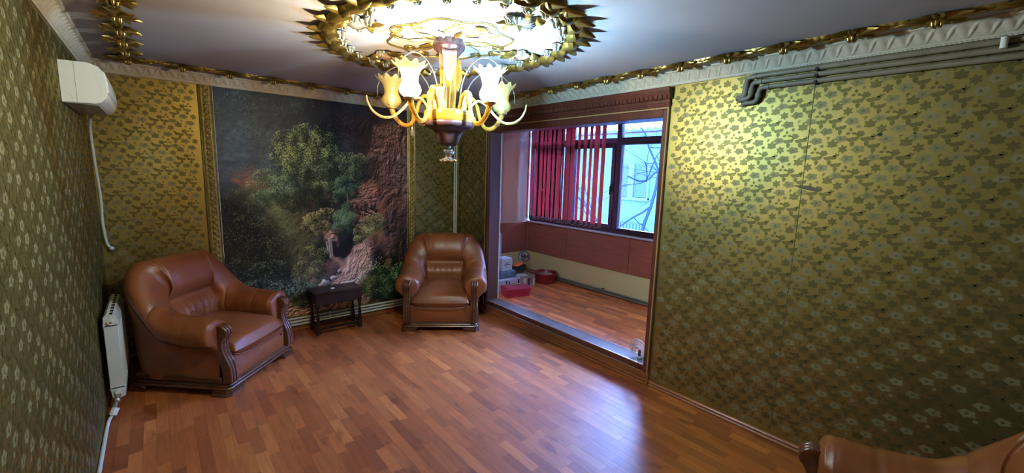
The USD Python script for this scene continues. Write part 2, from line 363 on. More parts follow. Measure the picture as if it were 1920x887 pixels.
MOTIFS = [('bud', 0, 0, .020), ('leaf5', -.051, .0075, .054), ('star', -.104, -.0186, .048), ('tulip', -.0137, -.0417, .046), ('trefoil', .0296, -.0298, .052), ('leaf3', .017, -.0797, .056),
          ('leaf3', -.0476, -.079, .056), ('sprig', -.0805, -.0615, .050), ('flower', -.1294, -.0755, .062), ('flower', -.0123, -.1282, .060), ('leaf3', -.081, -.1192, .054), ('flower', -.0869, -.1735, .056), ('sprig', -.0279, -.1696, .030),
          ('stamen', -.1274, -.0775, .019), ('stamen', -.0103, -.1302, .018), ('stamen', -.0849, -.1755, .017)]
SHAPES = {}
for _k, _, _, _s in MOTIFS:
    merged = shapely.union_all([shapely.Polygon(v[:-1]).buffer(1e-5) for v, f in lobed(_k, _s)])   # one flat outline per motif
    V, F, n = [], [], 0
    for poly in getattr(merged, 'geoms', [merged]):
        v, f = trimesh.creation.triangulate_polygon(poly.simplify(2e-4), engine='earcut'); V.append(v); F.append(f + n); n += len(v)
    SHAPES[(_k, _s)] = (np.vstack(V), np.vstack(F))
def wallpaper_print(parent, to3d, s0, s1, z0, z1, holes=(), seed=0):
    """to3d maps (s, z) on the wall to space; holes are (s0, s1, z0, z1) kept free."""
    r = np.random.default_rng(seed); sets = {'leaf_print': ([], [], 0), 'flower_print': ([], [], 0)}
    acc = {k: [[], [], 0] for k in sets}
    for i in range(int((s1 - s0) / .1625) + 3):
        for j in range(int((z1 - z0) / .214) + 3):
            for kind, a, b, size in MOTIFS:
                s, z = s0 + i * .1625 + a + .13, z0 + j * .214 - (i % 2) * .107 + b + .2
                if not (s0 + .02 < s < s1 - .02 and z0 + .02 < z < z1 - .02): continue
                if any(h[0] - .02 < s < h[1] + .02 and h[2] - .02 < z < h[3] + .02 for h in holes): continue
                v, f = SHAPES[(kind, size)]; q = acc['flower_print' if kind in ('flower', 'bud') else 'leaf_print']
                q[0].append(np.stack([s + v[:, 0], z + v[:, 1]], 1)); q[1].append(f + q[2]); q[2] += len(v)
    for k, (vs, fs, _) in acc.items():
        sz = np.vstack(vs); F = np.vstack(fs); P = to3d(sz[:, 0], sz[:, 1], 1.0 if k == 'flower_print' else 1.5)
        obj(k, trimesh.Trimesh(P, F, process=False), M['print_leaf' if k == 'leaf_print' else 'print_flower'], parent, smooth=False, kind='stuff')
e = 0.0006
wallpaper_print(wr, lambda s, z, q: np.stack([np.full_like(s, XR - e * q), s, z], 1), YF, YB, .05, ZM, [(DY0 - .07, DY1 + .08, 0, ZM)], 1)
wallpaper_print(wl, lambda s, z, q: np.stack([np.full_like(s, XL + e * q), s, z], 1), YF, YB, .05, ZM, [], 2)
wallpaper_print(wb, lambda s, z, q: np.stack([s, np.full_like(s, YB - e * q), z], 1), XL, XR, .05, ZM, [(.33, 2.48, 0, ZM)], 3)
for y in (.88, -.18): obj('seam', bx(XR - .0012, XR + .001, y - .0016, y + .0016, .06, ZM), M['seam'], wr, smooth=False)
# a drilled hole and a torn scuff across the seam
obj('nail_hole', mv(rotated(trimesh.creation.cylinder(.011, .004, sections=10), PI / 2, (0, 1, 0)), (XR, .542, 2.02)), M['black_gap'], wr)
obj('nail_hole', mv(rotated(trimesh.creation.cylinder(.006, .004, sections=10), PI / 2, (0, 1, 0)), (XR, .40, 2.02)), M['black_gap'], wr)
obj('scuff', trimesh.Trimesh([(XR - .0016, .93, 1.725), (XR - .0016, .84, 1.725), (XR - .0016, .775, 1.705), (XR - .0016, .80, 1.690), (XR - .0016, .86, 1.700), (XR - .0016, .90, 1.712)], [(0, 1, 5), (1, 4, 5), (1, 2, 4), (2, 3, 4)], process=False), M['spackle'], wr, smooth=False)

# ---- plaster cornice with a leaf relief and a twisted bead, one length per wall
def cornice(name, P0, P1, inward, fine=True):
    P0, P1, inward = map(np.asarray, (P0, P1, inward)); L = np.linalg.norm(P1 - P0); d = (P1 - P0) / L; t = thing(name, kind='structure')
    ns = int(L / (.005 if fine else .03)); s = np.linspace(0, L, ns)
    prof = np.array([(0, ZM), (.008, ZM + .001), (.013, ZM + .012), (.012, ZM + .018), (.016, ZM + .022), (.020, ZM + .030), (.026, ZM + .040), (.033, ZM + .050), (.040, ZM + .059), (.048, ZM + .067), (.055, ZM + .073), (.060, ZM + .077), (.066, ZM + .079), (.075, ZM + .083), (.078, ZC)])
    relief = np.zeros((ns, len(prof)))
    if fine:
        p = .075; v = np.linspace(-1, 1, 8)
        for k in range(8):
            u = (s / p + .18 * v[k]) % 1.0; w = (s / p * 1.0 - .22 * v[k] + .5) % 1.0
            leaf = np.clip(1 - ((u - .5) / .24) ** 2 - (v[k] * .95) ** 2, 0, 1); leaf2 = np.clip(1 - ((w - .5) / .10) ** 2 - (v[k] * .8) ** 2, 0, 1)
            relief[:, 4 + k] = .0075 * np.sqrt(leaf) + .006 * np.sqrt(leaf2)
    q = prof[None] + relief[:, :, None] * np.array([.70, -.71])[None, None]
    V = P0[None, None] + s[:, None, None] * d[None, None] + q[:, :, :1] * inward[None, None] + q[:, :, 1:] * np.array([0, 0, 1.0])
    m = trimesh.Trimesh(V.reshape(-1, 3), grid_faces_np(ns, len(prof)), process=False)
    c = m.triangles_center[len(m.faces) // 2]; n = m.face_normals[len(m.faces) // 2]
    if n @ (inward - np.array([0, 0, 1.0])) < 0: m.invert()
    obj('moulding', m, M['plaster'], t, smooth=45)
    if fine:
        nb = int(L / .018); a = np.arange(0, L, .0045); ph = a / .018 * PI
        P = P0 + a[:, None] * d + np.array([0, 0, ZM + .004]) + inward * .012
        obj('rope_bead', tube(P, .0052 * (1 + .28 * np.cos(2 * ph)), 6), M['plaster'], t, smooth=60)
    return t
cornice('trim_1', (XL, YF, 0), (XL, YB, 0), (1, 0, 0)); cornice('trim_2', (XL, YB, 0), (XR, YB, 0), (0, -1, 0)); cornice('trim_3', (XR, YB, 0), (XR, YF, 0), (-1, 0, 0)); cornice('trim_4', (XR, YF, 0), (XL, YF, 0), (0, 1, 0), False)

# ---- skirting boards: two rounded beads
def skirt(name, P0, P1, inward):
    prof = [(0, 0), (.022, 0), (.026, .004), (.026, .012), (.021, .017), (.017, .020), (.019, .026), (.019, .033), (.013, .040), (.004, .043), (0, .043)]
    a, b, inw = map(np.asarray, (P0, P1, inward)); P = np.array([a, a + (b - a) * .5, b], float)
    d = (b - a) / np.linalg.norm(b - a); side = np.cross(np.array(d, float), (0, 0, 1)); sg = 1 if side @ inw > 0 else -1
    V, F = [], []
    for p in P: V += [p + inw * n + np.array([0, 0, z]) for n, z in prof]
    k = len(prof); F = grid_faces(3, k, True); m = trimesh.Trimesh(np.array(V), F, process=False)
    if m.face_normals[2] @ (inw * 1.0 + np.array([0, 0, .2])) < 0: m.invert()
    return obj(name, m, M['skirting'], kind='structure', smooth=25)
skirt('baseboard_right', (XR, 1.815, 0), (XR, YF, 0), (-1, 0, 0)); skirt('baseboard_mural', (XL, YB, 0), (XR, YB, 0), (0, -1, 0)); skirt('baseboard_corner', (XR, YB, 0), (XR, 4.20, 0), (-1, 0, 0))

# ---- the opening: boxed step, sill, jamb linings, casing and carved lintel
st = thing('trim_5', kind='structure')
SX = XR - .022
obj('step_board', bx(SX, XR + .02, 1.822, 4.195, .0, .103, .003), M['step_wood'], st)
obj('step_board', bx(SX - .006, SX + .006, 1.822, 4.195, .0, .034, .003), M['skirting'], st)
obj('step_bead', tube([(SX - .008, 1.822, .040), (SX - .008, 3.0, .040), (SX - .008, 4.195, .040)], .006, 8), M['skirting'], st)
obj('step_bead', tube([(SX - .008, 1.822, .010), (SX - .008, 3.0, .010), (SX - .008, 4.195, .010)], .009, 8), M['skirting'], st)
obj('step_bead', cat_([bx(SX - .014, XR + .0, 1.806, 1.823, .0, .045, .003)]), M['skirting'], st)
obj('end_board', bx(SX - .001, XR + .004, 1.814, 1.823, .045, .106, .002), M['light_wood'], st)
obj('metal_edge', bx(SX - .002, SX + .012, 1.95, 4.19, .102, .1075, .001), M['aluminium'], st)
obj('riser', bx(XR - .006, XR + .02, DY0 - .01, DY1 + .02, .103, .148, .001), M['door_wood'], st)
sl = thing('trim_6', kind='structure')
obj('sill_board', bx(XR - .002, XS, DY0 - .01, DY1 + .01, .128, .155, .002), M['sill_metal'], sl)
obj('edge_strip', bx(XR - .006, XR + .008, DY0 - .01, DY1 + .01, .150, .1575, .001), M['aluminium'], sl)
obj('edge_strip', bx(XS - .012, XS + .004, DY0 - .01, DY1 + .01, .150, .1575, .001), M['aluminium'], sl)
jb = thing('trim_7', kind='structure')
obj('jamb_lining', bx(XR - .004, XS - .012, DY1 - .012, DY1 + .012, .155, DZ1 + .012, .002), M['jamb_wood'], jb)
obj('jamb_lining', bx(XR - .004, XS - .012, DY0 - .012, DY0 + .012, .155, DZ1 + .012, .002), M['door_wood'], jb)
obj('head_lining', bx(XR - .004, XS - .012, DY0 + .012, DY1 - .012, DZ1, DZ1 + .024, .002), M['jamb_wood'], jb)
for z in (.42, .72, 1.02, 1.32, 1.62, 1.92):
    for x in (XR + .045, XR + .118): obj('nail_head', mv(rotated(trimesh.creation.cylinder(.0045, .004, sections=8), PI / 2, (1, 0, 0)), (x, DY1 - .0125, z)), M['black_gap'], jb)
for y in (3.95, 3.3, 2.2): obj('nail_head', mv(trimesh.creation.cylinder(.005, .005, sections=8), (XR + .02, y, DZ1)), M['steel'], jb)
obj('plaster_edge', cat_([bx(XS - .012, XS + .004, DY1 - .018, DY1 + .012, .14, DZ1 + .01, .003), bx(XS - .012, XS + .004, DY0 - .012, DY0 + .012, .14, DZ1 + .01, .003)]), M['white_plastic'], jb)
# casing on the room side: dark board, then a pale strip
cs = thing('trim_8', kind='structure')
obj('casing', bx(XR - .026, XR + .002, DY0 - .036, DY0 + .001, .105, DZ1 + .06, .004), M['door_wood'], cs)
obj('casing', bx(XR - .026, XR + .002, DY1 - .001, DY1 + .040, .105, DZ1 + .06, .004), M['door_wood'], cs)
obj('casing', bx(XR - .026, XR + .002, DY0 + .001, DY1 - .001, DZ1 + .004, DZ1 + .062, .004), M['door_wood'], cs)
obj('cover_strip', bx(XR - .030, XR, DY0 - .048, DY0 - .035, .106, DZ1 + .075, .003), M['light_wood'], cs)
obj('cover_strip', bx(XR - .030, XR, DY1 + .040, DY1 + .053, .106, DZ1 + .075, .003), M['light_wood'], cs)
obj('cover_strip', bx(XR - .030, XR, DY0 - .035, DY1 + .040, DZ1 + .062, DZ1 + .075, .003), M['light_wood'], cs)
lt = thing('trim_9', kind='structure'); LY0, LY1 = 1.805, 4.22
obj('frieze', bx(XR - .030, XR, LY0 + .01, LY1, DZ1 + .076, 2.345, .003), M['door_wood'], lt)
obj('moulding', bx(XR - .040, XR, LY0 + .006, LY1, 2.300, 2.318, .005), M['door_wood'], lt)
obj('cornice_board', hull([(XR - a, y, z) for y in (LY0, LY1) for a, z in ((0, 2.345), (.045, 2.345), (.050, 2.355), (.066, 2.400), (.072, 2.418), (.072, 2.430), (0, 2.430))]), M['door_wood'], lt)
for k in range(60):
    y = LY0 + .02 + k * .04
    obj('dentil', bx(XR - .064, XR - .028, y, y + .024, 2.348, 2.378, .003), M['door_wood'], lt)

# ---- balcony room
BW = thing('wall_balcony', kind='structure')
obj('plaster', cat_([bx(BX, BX + .12, BY0 - .1, BY1 + .1, -.03, .50), ]), M['balcony_yellow'], BW, smooth=False)
obj('parapet', bx(BX, BX + .12, BY0 - .1, BY1 + .1, .50, .985), M['balcony_beige'], BW, smooth=False)
ys = [BY1 - .02, 4.20, 3.12, 2.04, BY0]
for a, b in zip(ys[1:], ys[:-1]): obj('panel', bx(BX - .022, BX, a + .0025, b - .0025, .50, .962, .003), M['panel_red'], BW)
BE = thing('wall_balcony_end', kind='structure')
obj('plaster', bx(XS, BX, BY1, BY1 + .1, .98, BZC), M['balcony_beige'], BE, smooth=False)
obj('plaster', bx(XS, BX, BY1, BY1 + .1, -.03, .98), M['balcony_yellow'], BE, smooth=False)
obj('panel', bx(XS, BX - .024, BY1 - .02, BY1, .50, .975, .003), M['panel_red'], BE)
obj('wall_balcony_near', bx(XS, BX + .12, BY0 - .1, BY0, -.03, BZC), M['balcony_beige'], smooth=False, kind='structure')
obj('wall_balcony_inner', cat_([bx(XS, XS + .004, BY0, DY0 - .012, BZ, BZC), bx(XS, XS + .004, DY1 + .012, BY1, BZ, BZC), bx(XS, XS + .004, DY0 - .012, DY1 + .012, DZ1 + .02, BZC)]), M['balcony_beige'], smooth=False, kind='structure')
obj('ceiling_001', bx(XS, BX + .12, BY0 - .1, BY1 + .1, BZC, BZC + .1), M['ceiling'], smooth=False, kind='structure')
obj('baseboard_balcony', bx(BX - .016, BX, BY0, BY1, BZ, BZ + .045, .004), M['skirting'], kind='structure')

# ---- balcony window: brown frame, mullions, casements, panes
wn = thing('window_1', kind='structure'); WX0, WX1 = BX - .005, BX + .07; WZ0, WZ1 = 1.0, 2.455; WY0, WY1 = BY0 + .02, BY1 - .02
def bar(y0, y1, z0, z1, name='window_frame', x0=WX0, x1=WX1, c=.006): return obj(name, bx(x0, x1, y0, y1, z0, z1, c), M['frame_brown'], wn)
bar(WY0, WY1, WZ0, WZ0 + .05); bar(WY0, WY1, WZ1 - .045, WZ1)
TZ0, TZ1 = 2.165, 2.235
posts = [WY0 + .03, 1.75, 2.56, 3.40, 4.225, WY1 - .03]
for y in posts: bar(y - .034, y + .034, WZ0 + .05, WZ1 - .045, 'mullion')
for a, b in zip(posts[:-1], posts[1:]): bar(a + .034, b - .034, TZ0, TZ1, 'transom')
for k, (a, b) in enumerate(zip(posts[:-1], posts[1:])):
    a, b = a + .034, b - .034; s = .055 if k in (1, 3) else .022     # opening casements have wider stiles
    sx0, sx1 = WX0 - .012, WX1 - .01
    for y0, y1, z0, z1 in ((a, a + s, WZ0 + .05, TZ0), (b - s, b, WZ0 + .05, TZ0), (a + s, b - s, WZ0 + .05, WZ0 + .05 + s), (a + s, b - s, TZ0 - s, TZ0)): bar(y0, y1, z0, z1, 'casement_frame', sx0, sx1, .005)
    obj('pane', bx(BX + .028, BX + .032, a + s, b - s, WZ0 + .05 + s, TZ0 - s), M['glass'], wn, smooth=False)
    obj('pane', bx(BX + .028, BX + .032, a, b, TZ1, WZ1 - .045), M['glass'], wn, smooth=False)
hd = obj('window_handle', cat_([bx(WX0 - .028, WX0 - .010, 3.452, 3.474, 1.56, 1.64, .005), bx(WX0 - .052, WX0 - .026, 3.456, 3.470, 1.50, 1.615, .006)]), M['black_plastic'], wn)
for z in (1.25, 1.95): obj('hinge', mv(trimesh.creation.cylinder(.009, .11, sections=10), (WX0 - .006, 2.60, z)), M['black_plastic'], wn)
obj('window_sill', bx(BX - .07, BX + .01, BY0, BY1 - .02, .975, 1.0, .004), M['sill_white'], kind='structure')

# ================================================================== MURAL (a printed photograph of a gorge; flat print, so it is colour on a flat sheet)
MX0, MX1, MZ0, MZ1 = .455, 2.365, .155, ZM
def paint_mural(nx, nz):
    """The printed photograph as an array of print colours (row 0 at the top): back walls of the gorge, then rocks, then foliage laid on in small dabs."""
    U, V = np.meshgrid(np.linspace(0, 1, nx), np.linspace(0, 1, nz), indexing='xy'); g = np.random.default_rng(77)
    CU, CV = np.meshgrid(np.linspace(0, 1, nx // 3), np.linspace(0, 1, nz // 3), indexing='xy')
    def blow(h): return ndimage.map_coordinates(h, [V * (h.shape[0] - 1), U * (h.shape[1] - 1)], order=1)
    def n(fx, fy=None, o=4, seed=0, rot=0.0, warp=0.0, wf=5):
        fy = fy or fx; q = 3 if max(fx, fy) <= 20 and not warp else 1
        a, b = np.meshgrid(np.linspace(0, 1, nx // q), np.linspace(0, 1, nz // q), indexing='xy')
        if warp:
            w1 = meshkit.fbm(np.stack([CU * wf, CV * wf, CU * 0 + 3.3], -1), 3, seed + 50) - .5; w2 = meshkit.fbm(np.stack([CU * wf, CV * wf, CU * 0 + 8.1], -1), 3, seed + 51) - .5
            a, b = a + warp * blow(w1), b + warp * blow(w2)
        c, s = math.cos(rot), math.sin(rot)
        h = meshkit.fbm(np.stack([(c * a + s * b) * fx, (-s * a + c * b) * fy, a * 0 + seed * 1.7], -1), o, seed)
        return h if q == 1 else blow(h)
    def lin(*rgb): c = np.array(rgb, float) / 255; return np.where(c < .04045, c / 12.92, ((c + .055) / 1.055) ** 2.4)
    def shades(t, *cols):
        cols = np.array([lin(*c) for c in cols]); x = np.linspace(0, 1, len(cols)); return np.stack([np.interp(t, x, cols[:, k]) for k in range(3)], -1)
    def lay(C, col, m):
        col = lin(*col) if isinstance(col, tuple) else col
        return C * (1 - m[..., None]) + col * m[..., None]
    def area(poly, soft=.02, wob=.05, f=9, seed=1):
        """Soft mask of a polygon with a rough edge."""
        P = np.array(poly, float); x = U + wob * (n(f, f, 4, seed) - .5) * 2; y = V + wob * (n(f, f, 4, seed + 7) - .5) * 2
        inside = np.zeros_like(U, bool); dist = np.full_like(U, 9.0)
        for (x0, y0), (x1, y1) in zip(P, np.roll(P, -1, 0)):
            inside ^= ((y0 > y) != (y1 > y)) & (x < (x1 - x0) * (y - y0) / (y1 - y0 + 1e-9) + x0)
            t = np.clip(((x - x0) * (x1 - x0) + (y - y0) * (y1 - y0)) / ((x1 - x0) ** 2 + (y1 - y0) ** 2 + 1e-9), 0, 1)
            dist = np.minimum(dist, np.hypot(x - x0 - t * (x1 - x0), y - y0 - t * (y1 - y0)))
        return np.clip(.5 + np.where(inside, dist, -dist) / (2 * soft), 0, 1)
    def relief(fx, fy, seed, rot=0.0, warp=.1, light=(-.6, -.8), k=1.0, o=5):
        """Shading of a rough surface: slope of a ridged height towards the light, about 0.5."""
        h = 1 - np.abs(n(fx, fy, o, seed, rot, warp) - .5) * 2; gy, gx = np.gradient(h); s = (gx * light[0] + gy * light[1]) * nx / 60
        return np.clip(.5 + k * s, 0, 1), h
    def dabs(C, pts, col, size, ecc=.5, alpha=.85):
        H, W_ = C.shape[:2]; r = int(max(2, math.ceil(size.max()))) ; yy, xx = np.mgrid[-r:r + 1, -r:r + 1]
        for (u, v), c, s in zip(pts, col, size):
            px_, py_ = int(u * (W_ - 1)), int(v * (H - 1))
            if px_ < r or py_ < r or px_ >= W_ - r or py_ >= H - r: continue
            a = g.uniform(0, PI); ca, sa = math.cos(a), math.sin(a); m = ((ca * xx + sa * yy) / s) ** 2 + ((-sa * xx + ca * yy) / (s * ecc)) ** 2 < 1
            sl = C[py_ - r:py_ + r + 1, px_ - r:px_ + r + 1]; sl[m] = sl[m] * (1 - alpha) + c * alpha
        return C
    def foliage(C, lumps, count, dark, mid, lit, size=(1.0, 2.4), alpha=.85, under=.6, spread=1.12, lightdir=(-.45, -.8)):
        """A mass of leaves made of rounded lumps, dark below and lit above."""
        lumps = np.array(lumps, float)
        for cx, cy, rx, ry in lumps: C = lay(C, tuple(np.array(dark) * .75), under * np.clip(1.25 - np.hypot((U - cx) / rx, (V - cy) / ry) - .9 * (n(16, 16, 3, 9) - .35), 0, 1) ** .6)
        w = lumps[:, 2] * lumps[:, 3]; k = g.choice(len(lumps), count, p=w / w.sum()); a = g.uniform(0, 2 * PI, count); q = np.sqrt(g.uniform(0, 1.15, count)) * spread
        dx, dy = q * np.cos(a), q * np.sin(a); pts = np.stack([lumps[k, 0] + dx * lumps[k, 2], lumps[k, 1] + dy * lumps[k, 3]], 1)
        tuft = meshkit.noise(np.concatenate([pts * 34, np.full((count, 1), 2.2)], 1), 5)
        t = np.clip(.42 + .42 * (dx * lightdir[0] + dy * lightdir[1]) + .9 * (tuft - .5) + g.normal(0, .14, count), 0, 1)
        cols = np.array([lin(*dark), lin(*mid), lin(*lit)]); col = np.stack([np.interp(t, [0, .5, 1], cols[:, j]) for j in range(3)], 1)
        o = np.argsort(t + g.normal(0, .25, count)); return dabs(C, pts[o], col[o], g.uniform(*size, count)[o], .55, alpha)
    def branch(C, P, w0, w1, col):
        P = spline([(x, y) for x, y in P], 10); ws = np.linspace(w0, w1, len(P)); m = np.zeros_like(U)
        for (x, y), w in zip(P, ws): m = np.maximum(m, 1 - smooth01(w * .5, w * 1.2, np.hypot(U - x, (V - y) * 1.1)))
        return lay(C, col, .92 * m)
    # --- far walls of the gorge in shade, bluish haze at the upper left
    C = shades(np.clip(n(9, 9, 5, 1, warp=.25) * 1.3 - .15, 0, 1), (9, 11, 16), (20, 24, 32), (36, 42, 50))
    sh, _ = relief(16, 26, 4, rot=.5, k=.8); hz = area([(-.1, .06), (.34, .04), (.36, .30), (.20, .46), (-.1, .42)], .12, .05, 7, 3)
    C = lay(C, shades(np.clip(sh * .6 + .5 * n(18, 34, 4, 5) - .1, 0, 1), (24, 31, 42), (52, 66, 78), (84, 98, 104)), .75 * hz)
    C = lay(C, shades(n(22, 40, 4, 12), (50, 42, 38), (112, 84, 66)), .7 * area([(.06, .33), (.16, .30), (.25, .36), (.22, .42), (.12, .40)], .03, .05, 12, 13))
    C = lay(C, shades(n(30, 60, 3, 14), (80, 48, 38), (150, 86, 58)), .6 * area([(.05, .375), (.12, .37), (.17, .40), (.15, .415)], .012, .03, 20, 15))
    sh, _ = relief(12, 20, 31, rot=-.3, warp=.25, k=.9)
    C = lay(C, shades(np.clip(sh * .7 + .45 * n(14, 14, 4, 32) - .2, 0, 1), (14, 13, 16), (44, 35, 36), (78, 60, 56)), .85 * area([(.58, .06), (.72, .02), (1.0, .06), (1.0, .25), (.80, .30), (.66, .28), (.60, .18)], .04, .06, 8, 33))
    # --- grassy slope from the middle left down to the stream, dark thicket under it
    sl = area([(.10, .40), (.30, .42), (.44, .60), (.50, .80), (.40, .92), (.20, .62)], .06, .06, 9, 21)
    C = lay(C, shades(np.clip(n(26, 60, 4, 22, rot=-.75, warp=.06) * 1.2 - .1, 0, 1), (26, 27, 20), (64, 64, 42), (104, 98, 66)), .85 * sl)
    C = lay(C, shades(n(40, 130, 3, 23, rot=-.75), (52, 66, 46), (112, 126, 92)), .65 * area([(.19, .42), (.25, .44), (.33, .58), (.30, .60), (.23, .52)], .03, .04, 14, 24))
    C = lay(C, shades(n(18, 18, 4, 26), (6, 8, 10), (24, 28, 24)), .92 * area([(-.05, .44), (.10, .42), (.19, .56), (.28, .66), (.33, .84), (.20, .92), (-.05, .92)], .05, .07, 8, 25))
    # --- big rough rock face on the right
    sh, h = relief(16, 10, 34, rot=-.35, warp=.22, k=1.5, o=5); sh2, _ = relief(46, 36, 35, rot=-.5, warp=.08, k=1.0, o=4)
    rock = shades(np.clip(.62 * sh + .38 * sh2 + .35 * (n(5, 5, 3, 36) - .5) - .12, 0, 1), (11, 9, 11), (36, 29, 30), (72, 57, 54), (112, 91, 82), (150, 128, 114))
    C = lay(C, rock, area([(.79, .10), (.90, .08), (1.05, .04), (1.05, 1.05), (.92, .86), (.86, .66), (.80, .54), (.74, .36), (.745, .22)], .012, .045, 10, 37))
    C = lay(C, (10, 10, 12), .75 * area([(.90, .62), (1.02, .50), (1.02, .86), (.93, .84)], .06, .06, 8, 38)); C = lay(C, (12, 11, 12), .7 * area([(.765, .28), (.80, .30), (.805, .46), (.77, .44)], .03, .06, 14, 39))
    C = lay(C, shades(n(60, 60, 3, 41), (88, 58, 38), (140, 94, 60)), .6 * area([(.80, .48), (.83, .47), (.835, .57), (.805, .58)], .02, .03, 16, 40))
    # --- stepped rock and stony path in the middle
    sh, _ = relief(30, 60, 43, rot=.15, warp=.1, k=1.1)
    C = lay(C, shades(np.clip(sh * .8 + .4 * n(50, 50, 2, 44) - .1, 0, 1), (34, 26, 25), (88, 66, 56), (142, 112, 94)), .92 * area([(.64, .42), (.72, .36), (.80, .38), (.82, .48), (.70, .50), (.63, .52)], .015, .04, 14, 45))
    sh, _ = relief(18, 44, 46, rot=.12, warp=.2, k=1.5)
    C = lay(C, shades(np.clip(sh + .25 * (n(40, 40, 2, 47) - .5) - .12, 0, 1), (12, 10, 11), (50, 38, 35), (110, 82, 68), (160, 128, 108)), .95 * area([(.62, .52), (.68, .47), (.79, .48), (.82, .56), (.78, .64), (.66, .66), (.62, .62)], .012, .045, 12, 48))
    C = lay(C, (11, 10, 12), .9 * area([(.62, .58), (.70, .60), (.72, .68), (.62, .72), (.58, .66)], .03, .05, 10, 49)); C = lay(C, (11, 11, 12), .93 * area([(.44, .66), (.62, .66), (.64, .74), (.52, .82), (.44, .78)], .03, .05, 10, 50))
    # --- leaf masses, back to front
    C = foliage(C, [(.22, .40, .09, .07), (.30, .42, .08, .06), (.28, .35, .06, .05), (.17, .46, .05, .04)], 2600, (18, 30, 28), (46, 66, 56), (92, 112, 88))
    C = foliage(C, [(.40, .45, .10, .05), (.50, .44, .09, .05), (.33, .47, .06, .04)], 1800, (12, 18, 18), (34, 44, 36), (72, 78, 56), under=.9)
    C = foliage(C, [(.63, .30, .07, .06), (.70, .29, .05, .05), (.66, .35, .05, .04)], 1900, (18, 28, 22), (52, 66, 44), (104, 112, 74))
    C = foliage(C, [(.10, .12, .14, .09), (.28, .10, .14, .08), (.08, .26, .10, .09), (.20, .26, .12, .09), (.45, .10, .16, .07), (.60, .16, .08, .08)], 3600, (16, 20, 27), (34, 42, 50), (66, 80, 86), (.8, 2.0), .55, .15, 1.1)
    C = foliage(C, [(.10, .48, .10, .06), (.20, .52, .10, .07), (.30, .56, .10, .07), (.38, .66, .08, .08), (.30, .70, .10, .08), (.12, .62, .10, .08), (.18, .72, .12, .08), (.44, .70, .05, .05), (.08, .80, .08, .08)], 7000, (12, 15, 15), (34, 40, 30), (84, 88, 62), (.7, 1.8), .6, .2, 1.2)
    C = foliage(C, [(.70, .22, .08, .06), (.62, .24, .06, .06), (.75, .31, .05, .05)], 900, (18, 17, 19), (40, 36, 34), (70, 66, 52), (.8, 1.8), .55, .1, 1.1)
    C = branch(C, [(.415, .60), (.418, .52), (.408, .44), (.40, .36), (.385, .30)], .010, .005, (30, 22, 20)); C = branch(C, [(.415, .60), (.435, .55), (.455, .51), (.465, .47)], .007, .003, (28, 21, 20))
    crown = [(.33, .20, .075, .050), (.42, .17, .085, .050), (.50, .20, .075, .055), (.29, .26, .06, .05), (.38, .27, .085, .06), (.48, .29, .085, .06), (.54, .27, .055, .06), (.35, .34, .06, .05), (.45, .36, .08, .05), (.55, .35, .05, .05), (.50, .40, .06, .03)]
    C = foliage(C, crown, 8500, (14, 22, 22), (42, 58, 44), (110, 124, 84), (.9, 2.1))
    C = foliage(C, [(.40, .33, .05, .03), (.52, .33, .05, .04), (.45, .41, .07, .03), (.36, .29, .03, .02)], 1500, (10, 16, 18), (26, 38, 36), (58, 76, 62))
    for P in ([(.405, .42), (.37, .36), (.34, .30)], [(.407, .40), (.45, .33), (.50, .27)], [(.41, .46), (.45, .42), (.48, .40)]): C = branch(C, P, .004, .002, (32, 26, 24))
    C = foliage(C, [(.60, .39, .045, .04), (.64, .42, .04, .035), (.58, .44, .04, .03)], 1700, (12, 26, 24), (34, 56, 46), (74, 102, 80))
    C = branch(C, [(.628, .53), (.622, .47), (.615, .43)], .004, .003, (92, 86, 78))
    C = foliage(C, [(.43, .55, .05, .03), (.50, .53, .05, .03), (.47, .59, .05, .03), (.40, .58, .03, .03)], 1500, (22, 26, 20), (64, 66, 44), (116, 112, 78))
    sh, _ = relief(30, 50, 51, rot=.3, k=1.0); C = lay(C, shades(np.clip(sh * .9 + .1, 0, 1), (44, 34, 30), (112, 88, 74), (158, 130, 110)), .8 * area([(.47, .60), (.55, .585), (.60, .62), (.55, .66), (.49, .65)], .012, .05, 16, 52))
    C = foliage(C, [(.59, .55, .05, .04), (.63, .57, .04, .045), (.57, .60, .04, .03), (.62, .50, .03, .03)], 2300, (12, 26, 20), (36, 58, 44), (78, 104, 76))
    # --- waterfall, pool, boulders, the long lit slab at the front
    for x0, x1, y0, y1 in ((.503, .510, .645, .735), (.515, .52, .65, .73), (.49, .496, .655, .70)):
        t = np.clip((V - y0) / (y1 - y0), 0, 1); C = lay(C, shades(n(160, 24, 2, 53), (70, 66, 62), (168, 160, 150)), .75 * ((V > y0) & (V < y1)) * np.clip(1 - np.abs(U - x0 - (x1 - x0) * t - .006 * n(20, 20, 2, 54)) / .007, 0, 1))
    C = lay(C, shades(n(60, 40, 3, 55), (60, 48, 42), (158, 130, 108)), .7 * area([(.51, .735), (.55, .745), (.60, .775), (.59, .79), (.53, .765)], .010, .05, 20, 56))
    sh, _ = relief(12, 14, 57, k=.9); C = lay(C, shades(sh, (16, 13, 13), (56, 42, 37), (96, 76, 66)), .85 * area([(.44, .75), (.52, .74), (.57, .79), (.54, .86), (.45, .84)], .015, .05, 12, 58)); C = lay(C, shades(sh, (34, 25, 24), (88, 66, 58), (122, 98, 86)), .85 * area([(.385, .74), (.42, .73), (.44, .82), (.41, .86), (.38, .83)], .015, .04, 12, 59))
    sh, _ = relief(13, 22, 60, rot=-.75, warp=.20, light=(-.7, -.7), k=1.25); sh2, _ = relief(50, 60, 61, rot=-.7, k=.9, o=4); dark = smooth01(-.02, .05, U - .735 - .16 * (V - .66))
